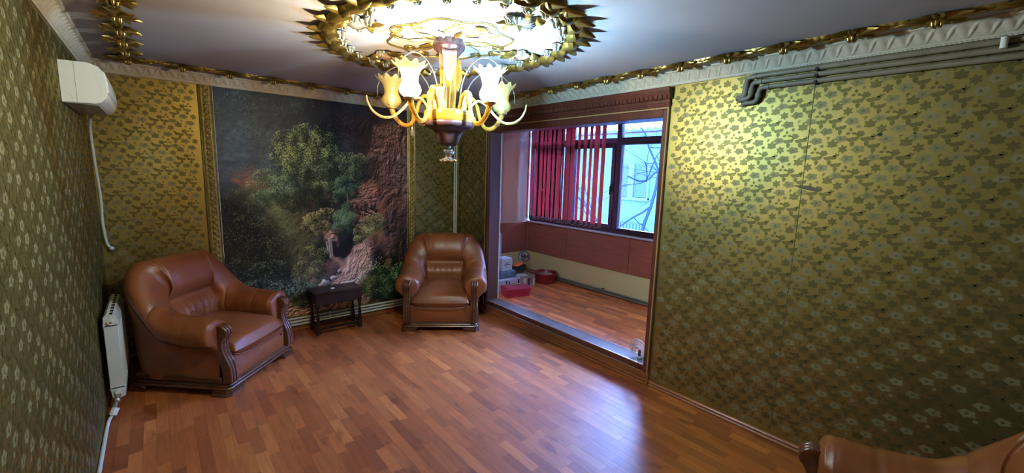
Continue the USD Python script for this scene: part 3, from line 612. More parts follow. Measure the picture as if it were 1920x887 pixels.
    C = lay(C, shades(np.clip(.62 * sh + .38 * sh2 + .10 - .62 * dark, 0, 1), (14, 11, 11), (58, 45, 40), (100, 79, 66), (130, 108, 90), (152, 132, 112)), area([(.50, .875), (.57, .80), (.66, .70), (.72, .655), (.78, .67), (.86, .76), (.90, .90), (.80, 1.02), (.52, 1.02), (.48, .94)], .008, .035, 14, 62))
    for cx, cy, rx, ry, s_ in ((.475, .862, .030, .019, 1), (.458, .898, .030, .020, 2), (.53, .84, .020, .013, 3), (.56, .81, .016, .011, 4)):
        m = np.clip((1 - np.hypot((U - cx) / rx, (V - cy) / ry) - 1.5 * (n(30, 30, 3, 63 + s_) - .5)) * 4, 0, 1); C = lay(C, shades(np.clip(.55 - .5 * (V - cy) / ry - .3 * (U - cx) / rx + .5 * (n(50, 50, 3, 70) - .5), 0, 1), (18, 16, 17), (84, 74, 68), (158, 142, 130)), m)
    # --- bushes on the rocks and dark growth along the bottom
    C = foliage(C, [(.75, .58, .045, .035), (.80, .57, .04, .035), (.70, .62, .045, .035), (.77, .62, .06, .035), (.82, .60, .03, .04), (.68, .66, .03, .02)], 3000, (28, 30, 20), (72, 76, 46), (126, 128, 82), (.9, 1.9))
    C = lay(C, shades(n(60, 60, 3, 71), (70, 46, 30), (136, 100, 64)), .55 * area([(.74, .65), (.84, .63), (.87, .68), (.80, .70)], .02, .05, 14, 72))
    C = lay(C, (9, 10, 11), .93 * area([(.76, .72), (.84, .70), (1.05, .80), (1.05, 1.05), (.70, 1.05), (.74, .86)], .05, .06, 9, 73)); sh, _ = relief(14, 22, 76, k=1.1); C = lay(C, shades(sh, (20, 16, 16), (66, 52, 48), (112, 92, 82)), .75 * area([(.83, .66), (.87, .70), (.88, .84), (.84, .80)], .015, .04, 14, 75))
    C = foliage(C, [(.72, .90, .06, .05), (.80, .92, .07, .06), (.76, .84, .04, .03), (.90, .93, .08, .06), (.94, .86, .05, .05), (.84, .86, .05, .05), (.98, .94, .05, .06)], 3400, (10, 20, 14), (32, 52, 36), (84, 108, 72), (.9, 2.4), under=.9)
    C = dabs(C, np.stack([g.normal(.755, .035, 60), g.normal(.80, .02, 60)], 1), np.tile(lin(132, 140, 100), (60, 1)), g.uniform(1, 2.6, 60))
    C = foliage(C, [(.40, .72, .05, .04), (.44, .79, .04, .04), (.36, .80, .05, .05), (.47, .72, .03, .03)], 1600, (12, 18, 12), (44, 52, 32), (104, 104, 66))
    C = foliage(C, [(.14, .86, .10, .05), (.28, .88, .10, .05), (.36, .90, .07, .05), (.20, .78, .09, .05)], 2600, (8, 14, 13), (28, 40, 34), (66, 80, 62), under=.85)
    C = lay(C, shades(n(30, 60, 3, 78), (40, 46, 40), (88, 94, 80)), .55 * area([(.10, .91), (.22, .915), (.34, .955), (.33, .975), (.2, .94)], .02, .03, 14, 79)); sh, _ = relief(30, 60, 80, k=1.0); C = lay(C, shades(sh, (44, 34, 30), (110, 86, 72), (160, 134, 114)), .8 * area([(.28, .96), (.40, .955), (.48, .99), (.46, 1.03), (.27, 1.03)], .015, .05, 14, 81))
    C = dabs(C, np.stack([g.uniform(.05, .5, 260), g.uniform(.55, .95, 260)], 1), np.tile(lin(120, 124, 96), (260, 1)), g.uniform(.7, 1.3, 260), alpha=.6)
    return np.clip(C / .27, 0, .95)
nx, nz = 540, 596
mc = paint_mural(nx, nz)
gx, gz = np.meshgrid(np.linspace(MX0, MX1, nx), np.linspace(MZ0, MZ1, nz), indexing='xy')
mur = thing('wall_mural_print', 'large printed photo mural of a rocky gorge with a leafy tree, between two gilt strips', 'mural')
obj('print', trimesh.Trimesh(np.stack([gx.ravel(), np.full(gx.size, YB - .003), gz.ravel()], 1), grid_faces_np(nz, nx)[:, ::-1], process=False), M['mural'], mur, smooth=False, color=mc[::-1].reshape(-1, 3))
obj('backing', bx(MX0, MX1, YB - .0025, YB, MZ0, MZ1), M['paper_white'], mur, smooth=False)
obj('white_edge', bx(MX0 - .010, MX0 + .002, YB - .006, YB - .001, .86, ZM, .001), M['white_plastic'], mur)
obj('white_edge', bx(MX1 - .002, MX1 + .006, YB - .006, YB - .001, .16, ZM, .001), M['white_plastic'], mur)

# gilt relief strips either side
def gilt_strip(x0, x1, z0, z1, label):
    t = thing('gilt_strip', label, 'moulding'); nu, nv = int((z1 - z0) / .006), 22
    s = np.linspace(z0, z1, nu); v = np.linspace(0, 1, nv); S, V = np.meshgrid(s, v, indexing='ij')
    h = .004 + .020 * np.clip(np.sin(PI * V), 0, 1) ** .5
    mid = smooth01(.22, .30, V) * (1 - smooth01(.70, .78, V))
    q = (S / .052) % 1.0; w = (S / .052 + .5) % 1.0
    fl = np.clip(1 - ((q - .5) / .36) ** 2 - ((V - .42) / .17) ** 2, 0, 1) ** .5 + np.clip(1 - ((w - .5) / .30) ** 2 - ((V - .60) / .14) ** 2, 0, 1) ** .5
    h = h - .010 * mid + .012 * mid * fl * (.7 + .6 * meshkit.noise(np.stack([S * 130, V * 14, V * 0], -1), 4))
    P = np.stack([x0 + (x1 - x0) * V, YB - h, S], -1).reshape(-1, 3)
    m = trimesh.Trimesh(P, grid_faces_np(nu, nv), process=False)
    if m.face_normals[:, 1].mean() > 0: m.invert()
    obj('relief', m, M['gold_frame'], t, smooth=50)
    for x in (x0 - .006, x1 - .004): obj('edge_bead', tube([(x + .005, YB - .006, z0), (x + .005, YB - .006, (z0 + z1) / 2), (x + .005, YB - .006, z1)], .008, 8), M['gold_dark'], t)
gilt_strip(.352, .445, .16, ZM, 'ornate gilt plaster strip along the left edge of the gorge mural')
gilt_strip(2.374, 2.462, .16, ZM, 'ornate gilt plaster strip along the right edge of the gorge mural')

# ================================================================== ARMCHAIR (local: front = +y)
def make_chair():
    c = thing('leather_armchair', '', 'armchair', group='tan leather armchairs with carved wood trim')
    # --- U-shaped upholstery: a profile carried round the path arm - back - arm
    ARM = np.array([(-.070, .24), (-.092, .35), (-.135, .45), (-.135, .530), (-.070, .588), (.015, .604), (.082, .578), (.120, .510), (.108, .430), (.055, .388), (.014, .32), (.012, .20), (.014, .105)])
    BACK = np.array([(-.215, .24), (-.205, .42), (-.205, .55), (-.150, .655), (-.185, .78), (-.140, .915), (-.050, .985), (.045, .975), (.098, .900), (.098, .76), (.082, .55), (.070, .30), (.050, .105)])
    half = [(.384, .345), (.386, .25), (.388, .12), (.390, .0), (.388, -.11), (.374, -.205), (.338, -.282), (.268, -.325), (.16, -.340), (0, -.345)]
    path = spline(half, 9); path = np.vstack([path, (path[:-1] * [-1, 1])[::-1]]); nP = len(path)
    T = np.gradient(path, axis=0); T /= np.linalg.norm(T, axis=1, keepdims=True); N = np.stack([-T[:, 1], T[:, 0]], 1)
    if N[0] @ np.array([1, 0]) < 0: N = -N
    seg = np.linalg.norm(np.diff(path, axis=0), axis=1); s = np.concatenate([[0], np.cumsum(seg)]); s /= s[-1]; a = np.minimum(s, 1 - s) * 2      # 0 at the arm front, 1 mid back
    w = .88 * smooth01(.36, .72, a) + .12 * smooth01(.15, .5, a)
    rings = []
    for i in range(nP):
        k = ARM * (1 - w[i]) + BACK * w[i]; r = spline(k, 6)
        e = a[i] / .055
        if e < 1:                                             # rounded front end of the arm
            g = math.sqrt(max(0.0, 1 - (1 - e) ** 2)); cen = np.array([.010, .45]); r = cen + (r - cen) * np.array([.55 + .45 * g, .76 + .24 * g])
        rings.append(r)
    R = np.array(rings); kv = R.shape[1]; vv = np.linspace(0, 1, kv)
    A, VV = np.meshgrid(a, vv, indexing='ij')
    # seams, the crease between lumbar and head pillow, and pulled wrinkles
    d = np.zeros_like(A); g = lambda x, s_: np.exp(-(x / s_) ** 2)
    pil = smooth01(.235, .30, VV) * (1 - smooth01(.52, .60, VV))
    d -= .014 * g(A - .76, .012) * pil + .010 * g(A - .70, .012) * pil * (1 - smooth01(.46, .55, VV))
    d -= .026 * g(VV - .25, .018) * smooth01(.70, .78, A)
    d += .010 * smooth01(.78, .88, A) * np.sin(PI * np.clip((VV - .25) / .27, 0, 1)) + .008 * smooth01(.74, .9, A) * np.sin(PI * np.clip((VV - .06) / .19, 0, 1))
    d -= .009 * g(A - .46, .010) * (VV < .60) + .007 * (g(A - .20, .006) + g(A - .29, .006)) * (VV > .12) * (VV < .66)
    for ctr, am in ((.93, .010), (.86, .006), (.985, .006)): d -= am * g(A - ctr, .010) * (VV > .08) * (VV < .235)
    wr_ = meshkit.fbm(np.stack([A * 34 + 6 * VV, VV * 9, (s > .5)[:, None] * 5.0 + A * 0], -1), 3, 3) - .5
    d += .022 * wr_ * (g(A - .68, .10) * (VV < .50) + .35 * g(A - .08, .08) + .12)
    d -= .012 * np.clip(np.sin((A * 260)), 0, 1) ** 3 * g(A - .045, .035) * (VV > .12) * (VV < .36)
    # normals of the profile in its own plane, for the displacement
    dn = np.gradient(R, axis=1); nn = np.stack([-dn[..., 1], dn[..., 0]], -1); nn /= np.linalg.norm(nn, axis=-1, keepdims=True) + 1e-9
    R2 = R + d[..., None] * nn
    P = np.concatenate([path[:, None] + R2[..., :1] * N[:, None], R2[..., 1:]], -1)
    allV = P.reshape(-1, 3); F = grid_faces_np(nP, kv)
    full = trimesh.Trimesh(allV, F, process=False)
    if full.face_normals[grid_mid(F)] @ np.array([1.0, 0, 0]) < 0: F = F[:, ::-1]
    cut1, cut2 = int(np.argmin(np.abs(s - .23))), int(np.argmin(np.abs(s - .77)))
    def part(name, i0, i1, caps):
        V = P[i0:i1 + 1].reshape(-1, 3); n_ = i1 - i0 + 1; f = grid_faces_np(n_, kv)
        if F[0][1] != 1: f = f[:, ::-1]
        V = list(V); f = list(map(tuple, f))
        for at in caps:
            ring = [at * kv + k for k in range(kv)]; V.append(np.mean([V[k] for k in ring], 0)); c0 = len(V) - 1
            for k in range(kv - 1): f.append((ring[k], ring[k + 1], c0))
        m = trimesh.Trimesh(np.array(V), np.array(f), process=False); obj(name, m, M['leather'], c, smooth=50)
    part('armrest', 0, cut1, [0]); part('backrest', cut1, cut2, []); part('armrest', cut2, nP - 1, [nP - 1 - cut2])
    # welt under the roll
    kw = int(kv * .735); welt = P[2:-2, kw] + np.concatenate([N[2:-2] * .004, np.zeros((nP - 4, 1))], 1)
    obj('piping', tube(welt[::2], .0045, 6), M['piping'], c)
    # --- seat cushion
    nu, nv = 40, 40; u, v = np.meshgrid(np.linspace(-1, 1, nu), np.linspace(-1, 1, nv), indexing='ij')
    def cushion(up):
        rim = np.clip(1 - np.abs(u) ** 5, 0, 1) ** .42 * np.clip(1 - np.abs(v) ** 6, 0, 1) ** .42
        x, y = .318 * u * (1 - .02 * v), .055 + .345 * v + .030 * (v > 0) * v ** 3 * (1 - .5 * u ** 2)
        z = .335 + (.105 * rim + .022 * (1 - u ** 2) * (1 - v ** 2)) * (1 if up else -1) * (1 if up else .85) - .012 * v
        if up: z = z + .012 * (meshkit.fbm(np.stack([u * 3, v * 3, u * 0], -1), 3, 8) - .5) * rim - .006 * np.exp(-((v - .35) / .05) ** 2) * (1 - u ** 4)
        return np.stack([x, y, z], -1).reshape(-1, 3)
    top = trimesh.Trimesh(cushion(True), grid_faces_np(nu, nv), process=False); bot = trimesh.Trimesh(cushion(False), grid_faces_np(nu, nv)[:, ::-1], process=False)
    if top.face_normals[nu * nv // 2][2] < 0: top.invert(); bot.invert()
    obj('seat_cushion', cat_([top, bot]), M['leather'], c, smooth=60)
    wl_ = [(-.300, .20, .335), (-.312, .345, .315), (-.285, .412, .290), (-.20, .438, .278), (0, .446, .274), (.20, .438, .278), (.285, .412, .290), (.312, .345, .315), (.300, .20, .335)]
    obj('piping', tube(spline(wl_, 6), .005, 6), M['piping'], c)
    # --- front apron and side leather
    nu, nv = 24, 10; u, v = np.meshgrid(np.linspace(-1, 1, nu), np.linspace(0, 1, nv), indexing='ij')
    ap = np.stack([.33 * u, .388 + .018 * np.sin(PI * v) * (1 - u ** 6) + 0 * u, .098 + .19 * v], -1).reshape(-1, 3); am = trimesh.Trimesh(ap, grid_faces_np(nu, nv), process=False)
    if am.face_normals[10][1] < 0: am.invert()
    obj('front_apron', am, M['leather'], c, smooth=60)
    obj('button', mv(rotated(trimesh.creation.icosphere(2, .011), 0, (0, 0, 1)), (-.27, .402, .235)), M['piping'], c)
    obj('seat_frame', bx(-.33, .33, -.30, .385, .098, .26, .01), M['leather'], c)
    # --- moulded plinth with bracket feet
    def ring_outline(hx, y0, y1, r, n=6):
        pts = []
        for cx, cy, a0 in ((hx - r, y1 - r, 0), (-hx + r, y1 - r, 90), (-hx + r, y0 + r, 180), (hx - r, y0 + r, 270)):
            for k in range(n + 1): t = math.radians(a0 + 90 * k / n); pts.append((cx + r * math.cos(t), cy + r * math.sin(t)))
        return np.array(pts)
    def stack(levels):
        V, k = [], None
        for inset, z in levels:
            o = ring_outline(.418 - inset, -.375 + inset, .425 - inset, .045); k = len(o); V.append(np.column_stack([o, np.full(k, z)]))
        n_ = len(V); V = np.vstack(V + [[(0, 0, levels[0][1])], [(0, 0, levels[-1][1])]]); f = [tuple(x) for x in grid_faces(n_, k, True)]
        for a_ in range(k): b_ = (a_ + 1) % k; f += [(n_ * k, b_, a_), (n_ * k + 1, (n_ - 1) * k + a_, (n_ - 1) * k + b_)]
        m = trimesh.Trimesh(V, f, process=False)
        if m.volume < 0: m.invert()
        return m
    obj('plinth', stack([(.010, .048), (.002, .052), (.0, .060), (.004, .066), (.016, .069), (.014, .076), (.018, .084), (.028, .090), (.032, .104)]), M['chair_wood'], c, smooth=35)
    for sx in (-1, 1):
        for sy in (-1, 1):
            y0, y1 = (.29, .432) if sy > 0 else (-.382, -.26)
            f1 = hull([(sx * x, y, z) for x, y, z in ((.425, y0, 0), (.425, y1 - .03 if sy > 0 else y1, 0), (.395, y1, 0), (.270, y1, 0), (.270, y0, 0), (.425, y0, .022), (.425, y1 - .03 if sy > 0 else y1, .022), (.395, y1, .022), (.262, y1, .022), (.262, y0, .022))])
            f2 = hull([(sx * x, y, z) for x, y, z in ((.417, y0, .022), (.417, y1 - .034 if sy > 0 else y1, .022), (.39, y1 - .008, .022), (.256, y1 - .008, .022), (.256, y0, .022), (.420, y0, .049), (.420, y1 - .032, .049), (.392, y1 - .004, .049), (.246, y1 - .004, .049), (.246, y0, .049))])
            obj('foot', cat_([f1, f2]), M['chair_wood'], c)
    # --- reeded scroll posts
    S = spline([(.402, .104), (.406, .165), (.396, .235), (.368, .305), (.350, .370), (.352, .430), (.372, .478), (.388, .496), (.386, .514), (.368, .526), (.345, .526), (.322, .51)], 7)
    lob = []
    for t in np.linspace(0, 1, 31): lob.append((.024 + .0085 * abs(math.sin(3 * PI * t)) ** .8, -.040 + .080 * t))
    prof = np.array(lob + [(-.030, .040), (-.030, -.040)])
    for sx in (-1, 1):
        Pp = np.stack([np.full(len(S), sx * .365), S[:, 0], S[:, 1]], 1); m = sweep(Pp, prof, scale=np.interp(np.linspace(0, 1, len(S)), [0, .35, .8, 1], [1.06, .96, .98, .82]), up=(0, 1, 0))
        obj('front_post', m, M['chair_wood'], c, smooth=40)
        obj('side_rail', bx(*sorted((sx * .378, sx * .412)), -.33, .36, .104, .150, .006), M['chair_wood'], c)
    return c
def grid_mid(F): return len(F) // 2
CH = [((.300, 4.230), -134.2, 'tan leather armchair on the left, beside the white radiator and the gilt strip'),
      ((2.526, 4.224), 144.5, 'tan leather armchair in the far corner beside the opening to the balcony'),
      ((1.962, .008), 14.0, 'tan leather armchair at the bottom right edge, only its arm and back showing')]
chair = make_chair()
tag(chair, CH[0][2])
def place(prim, x, y, rot):
    X = UsdGeom.Xformable(prim); X.AddTranslateOp().Set(Gf.Vec3d(x, y, 0)); X.AddRotateZOp().Set(rot)
place(chair, *CH[0][0], CH[0][1])
_first = stage.GetPrimAtPath(chair.GetPath())
def chair_copy(at, rot, label):
    r = UsdGeom.Xform.Define(stage, numbered('/World/leather_armchair')); tag(r, label, 'armchair', 'tan leather armchairs with carved wood trim')
    r.GetPrim().GetReferences().AddInternalReference(chair.GetPath()); r.GetPrim().SetInstanceable(True)
    X = UsdGeom.Xformable(r); X.ClearXformOpOrder()
    for n_, v in (('xformOp:translate', Gf.Vec3d(at[0], at[1], 0)),): r.GetPrim().CreateAttribute(n_, Sdf.ValueTypeNames.Double3).Set(v)
    r.GetPrim().CreateAttribute('xformOp:rotateZ', Sdf.ValueTypeNames.Float).Set(float(rot))
    r.GetPrim().CreateAttribute('xformOpOrder', Sdf.ValueTypeNames.TokenArray, False).Set(Vt.TokenArray(['xformOp:translate', 'xformOp:rotateZ']))
    return r
for at, rot, label in CH[1:]: chair_copy(at, rot, label)

# ================================================================== SIDE TABLE
tb = thing('side_table', 'small dark turned-leg side table in front of the gorge mural', 'table')
TX0, TX1, TY0, TY1, TZ = 1.165, 1.665, 4.485, 4.765, .460
obj('tabletop', bx(TX0, TX1, TY0, TY1, TZ - .020, TZ, .005), M['dark_wood'], tb)
for y in (TY0 + .022, TY1 - .040): obj('apron', bx(TX0 + .05, TX1 - .05, y, y + .018, TZ - .135, TZ - .020, .003), M['dark_wood'], tb)
for x in (TX0 + .022, TX1 - .040): obj('apron', bx(x, x + .018, TY0 + .04, TY1 - .04, TZ - .135, TZ - .020, .003), M['dark_wood'], tb)
for x in (TX0 + .032, TX1 - .032):
    for y in (TY0 + .032, TY1 - .032):
        turned = mv(lathe([(.0, .135), (.017, .135), (.017, .145), (.010, .152), (.016, .165), (.018, .185), (.013, .215), (.010, .245), (.014, .262), (.018, .275), (.010, .284), (.017, .292), (.017, .31), (0, .31)], 14), (x, y, 0))
        lg = obj('leg', cat_([turned, bx(x - .019, x + .019, y - .019, y + .019, .012, .136, .003), bx(x - .019, x + .019, y - .019, y + .019, .305, TZ - .02, .003), mv(lathe([(0, 0), (.014, 0), (.018, .006), (.014, .013), (0, .013)], 12), (x, y, 0))]), M['dark_wood'], tb, smooth=35)
for y in (TY0 + .032, TY1 - .032): obj('stretcher', bx(TX0 + .045, TX1 - .045, y - .011, y + .011, .055, .083, .003), M['dark_wood'], tb)
for x in (TX0 + .032, TX1 - .032): obj('stretcher', bx(x - .011, x + .011, TY0 + .045, TY1 - .045, .055, .083, .003), M['dark_wood'], tb)
obj('paper_scrap', bx(1.362, 1.400, 4.600, 4.622, TZ, TZ + .010, .002), M['paper_white'], label='tiny white card packet lying on the dark side table', cat='packet')

# ================================================================== RADIATOR on the left wall, pipes, air conditioner
rd = thing('radiator', 'white aluminium sectional radiator on the left wall behind the armchair', 'radiator')
RX0, RX1, RZ0, RZ1 = XL + .030, XL + .112, .105, .715
sec_prof = [(-.5, -.5), (.5, -.5), (.5, -.28), (.38, -.20), (.38, .20), (.5, .28), (.5, .5), (-.5, .5), (-.5, .28), (-.38, .20), (-.38, -.20), (-.5, -.28)]
for k in range(8):
    y0 = 3.865 + k * .076; y1 = y0 + .072; cx = (RX0 + RX1) / 2
    fins = []
    for f0, f1 in ((0, .014), (.029, .043), (.058, .072)): fins.append(bx(RX0 + (.012 if f0 == .029 else 0), RX1 - (.0 if f0 == .029 else .006), y0 + f0, y0 + f1, RZ0 + .07, RZ1 - .075, .004))
    core = bx(RX0 + .022, RX1 - .022, y0 + .004, y1 - .004, RZ0 + .02, RZ1 - .03, .006)
    top = hull([(x, y, z) for y in (y0, y1) for x, z in ((RX0, RZ1 - .085), (RX1, RZ1 - .085), (RX1, RZ1 - .055), (RX1 - .020, RZ1 - .010), (RX0 + .02, RZ1), (RX0 + .004, RZ1 - .02))])
    bot = hull([(x, y, z) for y in (y0, y1) for x, z in ((RX0, RZ0 + .08), (RX1, RZ0 + .08), (RX1 - .006, RZ0 + .01), (RX1 - .03, RZ0), (RX0 + .01, RZ0))])
    obj('section', cat_(fins + [core, top, bot]), M['white_paint'], rd, smooth=25)
    obj('grille_slot', bx(RX0 + .030, RX1 - .030, y0 + .014, y1 - .014, RZ1 - .010, RZ1 - .0035), M['black_gap'], rd)
plug = rotated(trimesh.creation.cylinder(.017, .02, sections=18), PI / 2, (1, 0, 0))
obj('plug', mv(plug, ((RX0 + RX1) / 2, 3.862, RZ1 - .055)), M['white_plastic'], rd); obj('plug', mv(plug, ((RX0 + RX1) / 2, 3.862, RZ0 + .045)), M['white_plastic'], rd)
obj('plug_screw', mv(rotated(trimesh.creation.cylinder(.006, .008, sections=12), PI / 2, (1, 0, 0)), ((RX0 + RX1) / 2, 3.850, RZ1 - .055)), M['brass'], rd)
obj('valve', cat_([tube(spline([((RX0 + RX1) / 2, 3.86, RZ0 + .030), ((RX0 + RX1) / 2 - .005, 3.825, RZ0 + .02), ((RX0 + RX1) / 2 - .02, 3.800, RZ0 - .020), (XL + .040, 3.79, RZ0 - .06)], 5), .013, 10), mv(trimesh.creation.icosphere(2, .021), ((RX0 + RX1) / 2 - .008, 3.815, RZ0 + .01))]), M['steel'], rd)
obj('valve_cap', cat_([tube([(XL + .055, 3.795, RZ0 - .035), (XL + .035, 3.775, RZ0 - .075)], .022, 12)]), M['white_plastic'], rd)
obj('heating_pipe', tube(spline([(XL + .032, 3.775, .028), (XL + .016, 3.70, .014), (XL + .013, 3.4, .012), (XL + .013, 2.0, .012), (XL + .013, YF + .1, .012)], 5), .0105, 8), M['pipe_white'], label='thin white heating pipe along the foot of the left wall', cat='pipe')

ac = thing('air_conditioner', 'white split air conditioner high on the left wall near the corner', 'air conditioner')
AY0, AY1, AZ0, AZ1 = 3.555, 4.40, 2.075, 2.305
pr = [(0, AZ0), (.0, AZ1), (.12, AZ1 + .004), (.165, AZ1 - .012), (.188, AZ1 - .045), (.196, AZ1 - .10), (.196, AZ0 + .075), (.186, AZ0 + .040), (.165, AZ0 + .016), (.14, AZ0 + .004)]
def ac_slab(y0, y1, k=1.0, dz=0):
    cxz = np.array([.09, (AZ0 + AZ1) / 2]); return hull([(XL + (p[0] - cxz[0]) * k + cxz[0] if p[0] > .001 else XL + .002, y, (p[1] - cxz[1]) * k + cxz[1] + dz) for p in pr for y in (y0, y1)])
obj('casing', ac_slab(AY0 + .012, AY1 - .012), M['white_plastic'], ac, smooth=25)
obj('end_cap', ac_slab(AY0, AY0 + .012, .985), M['white_plastic'], ac, smooth=25); obj('end_cap', ac_slab(AY1 - .012, AY1, .985), M['white_plastic'], ac, smooth=25)
obj('front_panel', hull([(XL + x, y, z) for y in (AY0 + .03, AY1 - .03) for x, z in ((.150, AZ1 - .006), (.190, AZ1 - .04), (.200, AZ1 - .10), (.200, AZ0 + .075), (.190, AZ0 + .074), (.150, AZ1 - .02))]), M['white_plastic'], ac, smooth=25)
obj('air_flap', bx(XL + .085, XL + .150, AY0 + .06, AY1 - .09, AZ0 - .002, AZ0 + .006, .002), M['grey_plastic'], ac)
obj('underside', bx(XL + .006, XL + .080, AY0 + .02, AY1 - .02, AZ0 - .002, AZ0 + .004, .001), M['grey_plastic'], ac)
obj('panel_line', bx(XL + .064, XL + .0655, AY0 - .0006, AY0 + .001, AZ0 + .004, AZ1 - .002), M['grey_plastic'], ac)
obj('panel_line', tube([(XL + .004 + .045 * math.cos(t), AY0 + .0006, AZ0 + .012 + .045 * math.sin(t)) for t in np.linspace(.15, 1.45, 12)], .0011, 4), M['grey_plastic'], ac)
obj('panel_line', tube([(XL + .14 + .030 * math.sin(t * 1.3), AY0 + .0006, AZ1 - .02 - .15 * t) for t in np.linspace(0, 1.0, 12)], .0008, 4), M['grey_plastic'], ac)
obj('drain_stub', tube([(XL + .06, AY1 - .05, AZ0 + .0), (XL + .06, AY1 + .03, AZ0 - .012), (XL + .05, AY1 + .10, AZ0 - .014)], .014, 8), M['brass'], ac)
obj('drain_hose', tube(spline([(XL + .040, AY1 + .06, AZ0 - .010), (XL + .024, 4.60, 1.98), (XL + .022, 4.68, 1.75), (XL + .028, 4.74, 1.45), (XL + .020, 4.78, 1.25), (XL + .030, 4.795, 1.08), (XL + .050, 4.790, 1.035)], 6), .0095, 8), M['white_paint'], ac)
obj('hose_end', mv(trimesh.creation.icosphere(2, .017), (XL + .056, 4.788, 1.03)), M['white_paint'], ac)

# three white heating pipes along the mural wall, two risers in the corner
for k, z in enumerate((.068, .102, .137)):
    obj('heating_pipe', tube([(XL + .14 if k else XL + .1, YB - .030, z), (1.4, YB - .030, z), (3.035, YB - .030, z)], .0125, 10), M['pipe_white'], label=f'{("lowest", "middle", "topmost")[k]} of three white heating pipes under the gorge mural', cat='pipe')
br = thing('pipe_bracket', 'small white bracket holding the three pipes behind the side table', 'bracket')
obj('post', bx(1.395, 1.407, YB - .046, YB - .002, .055, .150, .002), M['pipe_white'], br)
for k, (x, z1) in enumerate(((3.022, ZM), (3.052, ZM))):
    obj('riser_pipe', tube([(x, YB - .028, .07 if k else .105), (x, YB - .028, 1.2), (x, YB - .028, z1)], .0105, 10), M['pipe_white'], label=f'{("left", "right")[k]} of two thin white riser pipes in the far corner', cat='pipe')

# three grey pipes along the top of the right wall, each with a double bend at its end
for k in range(3):
    z = (2.425, 2.388, 2.350)[k] - .004; y = (1.262, 1.226, 1.180)[k]; x = XR - .030; zb = (2.300, 2.290, 2.262)[k]; yb = (1.272, 1.262, 1.285)[k]
    P = [(x, YF + .05, z), (x, .2, z), (x, y - .05, z), (x, y - .012, z - .003), (x, y, z - .018), (x, y + .004, z - .045)]
    P += [(x, y + .006, zb + .03), (x, y + .010, zb + .010), (x, y + .028, zb - .004)]
    P += [(x, y + .045 + .02 * k, zb - .008), (XR - .004, y + .060 + .022 * k, zb - .010)]
    pp = thing('grey_pipe', f'{("topmost", "middle", "lowest")[k]} of three grey pipes under the right cornice, with a bend at its left end', 'pipe')
    obj('run', tube(np.vstack([np.array(P[:2]), spline(P[2:], 5)]), .0155, 10), M['pipe_grey'], pp, smooth=50)
    for c_ in ((x, y - .045, z), (x, y + .004, z - .045), (x, y + .006, zb + .03)):
        horiz = c_[1] < y
        cy = trimesh.creation.cylinder(.0185, .022, sections=14)
        obj('socket', mv(rotated(cy, PI / 2, (1, 0, 0)) if horiz else cy, c_), M['pipe_grey'], pp)
pb = thing('pipe_clip', 'dark clip across the three grey pipes under the right cornice', 'bracket')
obj('plate', bx(XR - .012, XR, .862, .878, 2.325, 2.432, .002), M['black_gap'], pb)
for z in (2.421, 2.384, 2.346): obj('ring', bx(XR - .048, XR - .010, .860, .880, z - .019, z + .002, .004), M['black_gap'], pb)
vl = thing('valve_knob', 'pale knurled valve knob on the topmost grey pipe at the right edge', 'valve')
obj('stem', mv(rotated(trimesh.creation.cylinder(.018, .06, sections=12), PI / 2, (0, 1, 0)), (XR - .04, .14, 2.421)), M['pipe_grey'], vl)
obj('knob', mv(trimesh.creation.cylinder(.013, .050, sections=16), (XR - .070, .14, 2.405)), M['white_plastic'], vl)

# ================================================================== BALCONY THINGS
for k, z in enumerate((.175, .205)):
    obj('balcony_pipe', tube([(BX - .05, BY0 + .02, z), (BX - .05, 3.2, z), (BX - .05, BY1 - .03, z)], .0125, 8), M['pipe_grey'], label=f'{("lower", "upper")[k]} of two grey pipes along the foot of the balcony wall', cat='pipe')
bb = thing('pipe_bracket', 'small grey bracket on the pipes along the balcony wall', 'bracket'); obj('post', bx(BX - .066, BX - .002, 3.48, 3.50, .155, .225, .002), M['pipe_grey'], bb)

# vertical blind: rail, vanes with weights and a bead chain
vb = thing('vertical_blind', 'wine red vertical vane blind drawn over the left part of the balcony window', 'blind')
VXB = BX - .13
obj('head_rail', bx(VXB - .02, VXB + .02, BY0 + .1, BY1 - .04, 2.425, 2.462, .004), M['white_plastic'], vb)
vanes = [(4.985, -30), (4.90, -16), (4.80, -22), (4.70, -14), (4.615, -24), (4.53, -12), (4.44, -26), (4.335, -4), (4.25, -30), (4.17, 2), (4.07, -14), (3.955, -24), (3.85, -16), (3.75, -26), (3.65, -2), (3.54, -18)]
for y, ang in vanes:
    c_, s_ = math.cos(math.radians(ang)), math.sin(math.radians(ang)); hw = .0445
    P = [(VXB - s_ * hw * t, y + c_ * hw * t) for t in (-1, -.5, 0, .5, 1)]; bow = .005
    pts = []
    for zz in (1.075, 2.425):
        for i, (x, yy) in enumerate(P): pts.append((x + bow * c_ * (1 - (i / 2 - 1) ** 2), yy + bow * s_ * (1 - (i / 2 - 1) ** 2), zz))
    front = np.array(pts); back = front + np.array([.0012 * c_, .0012 * s_, 0]); n5 = 5
    F = [(i, i + 1, i + 6) for i in range(4)] + [(i, i + 6, i + 5) for i in range(4)]
    V = np.vstack([front, back]); F = F + [(a + 10, c + 10, b + 10) for a, b, c in F]
    obj('vane', trimesh.Trimesh(V, F, process=False), M['blind'], vb, smooth=False)
    w0 = np.array([VXB, y]); obj('weight', hull([(VXB - s_ * t * .042 + e_ * c_ * .004, y + c_ * t * .042 + e_ * s_ * .004, z) for t in (-1, 1) for e_ in (-1, 1) for z in (1.055, 1.10)]), M['blind_clip'], vb)
for (y, _), (y2, _) in zip(vanes[7:-1], vanes[8:]): obj('bead_chain', tube([(VXB, y, 1.075), (VXB - .004, (y + y2) / 2, 1.045), (VXB, y2, 1.075)], .0022, 5), M['white_plastic'], vb)

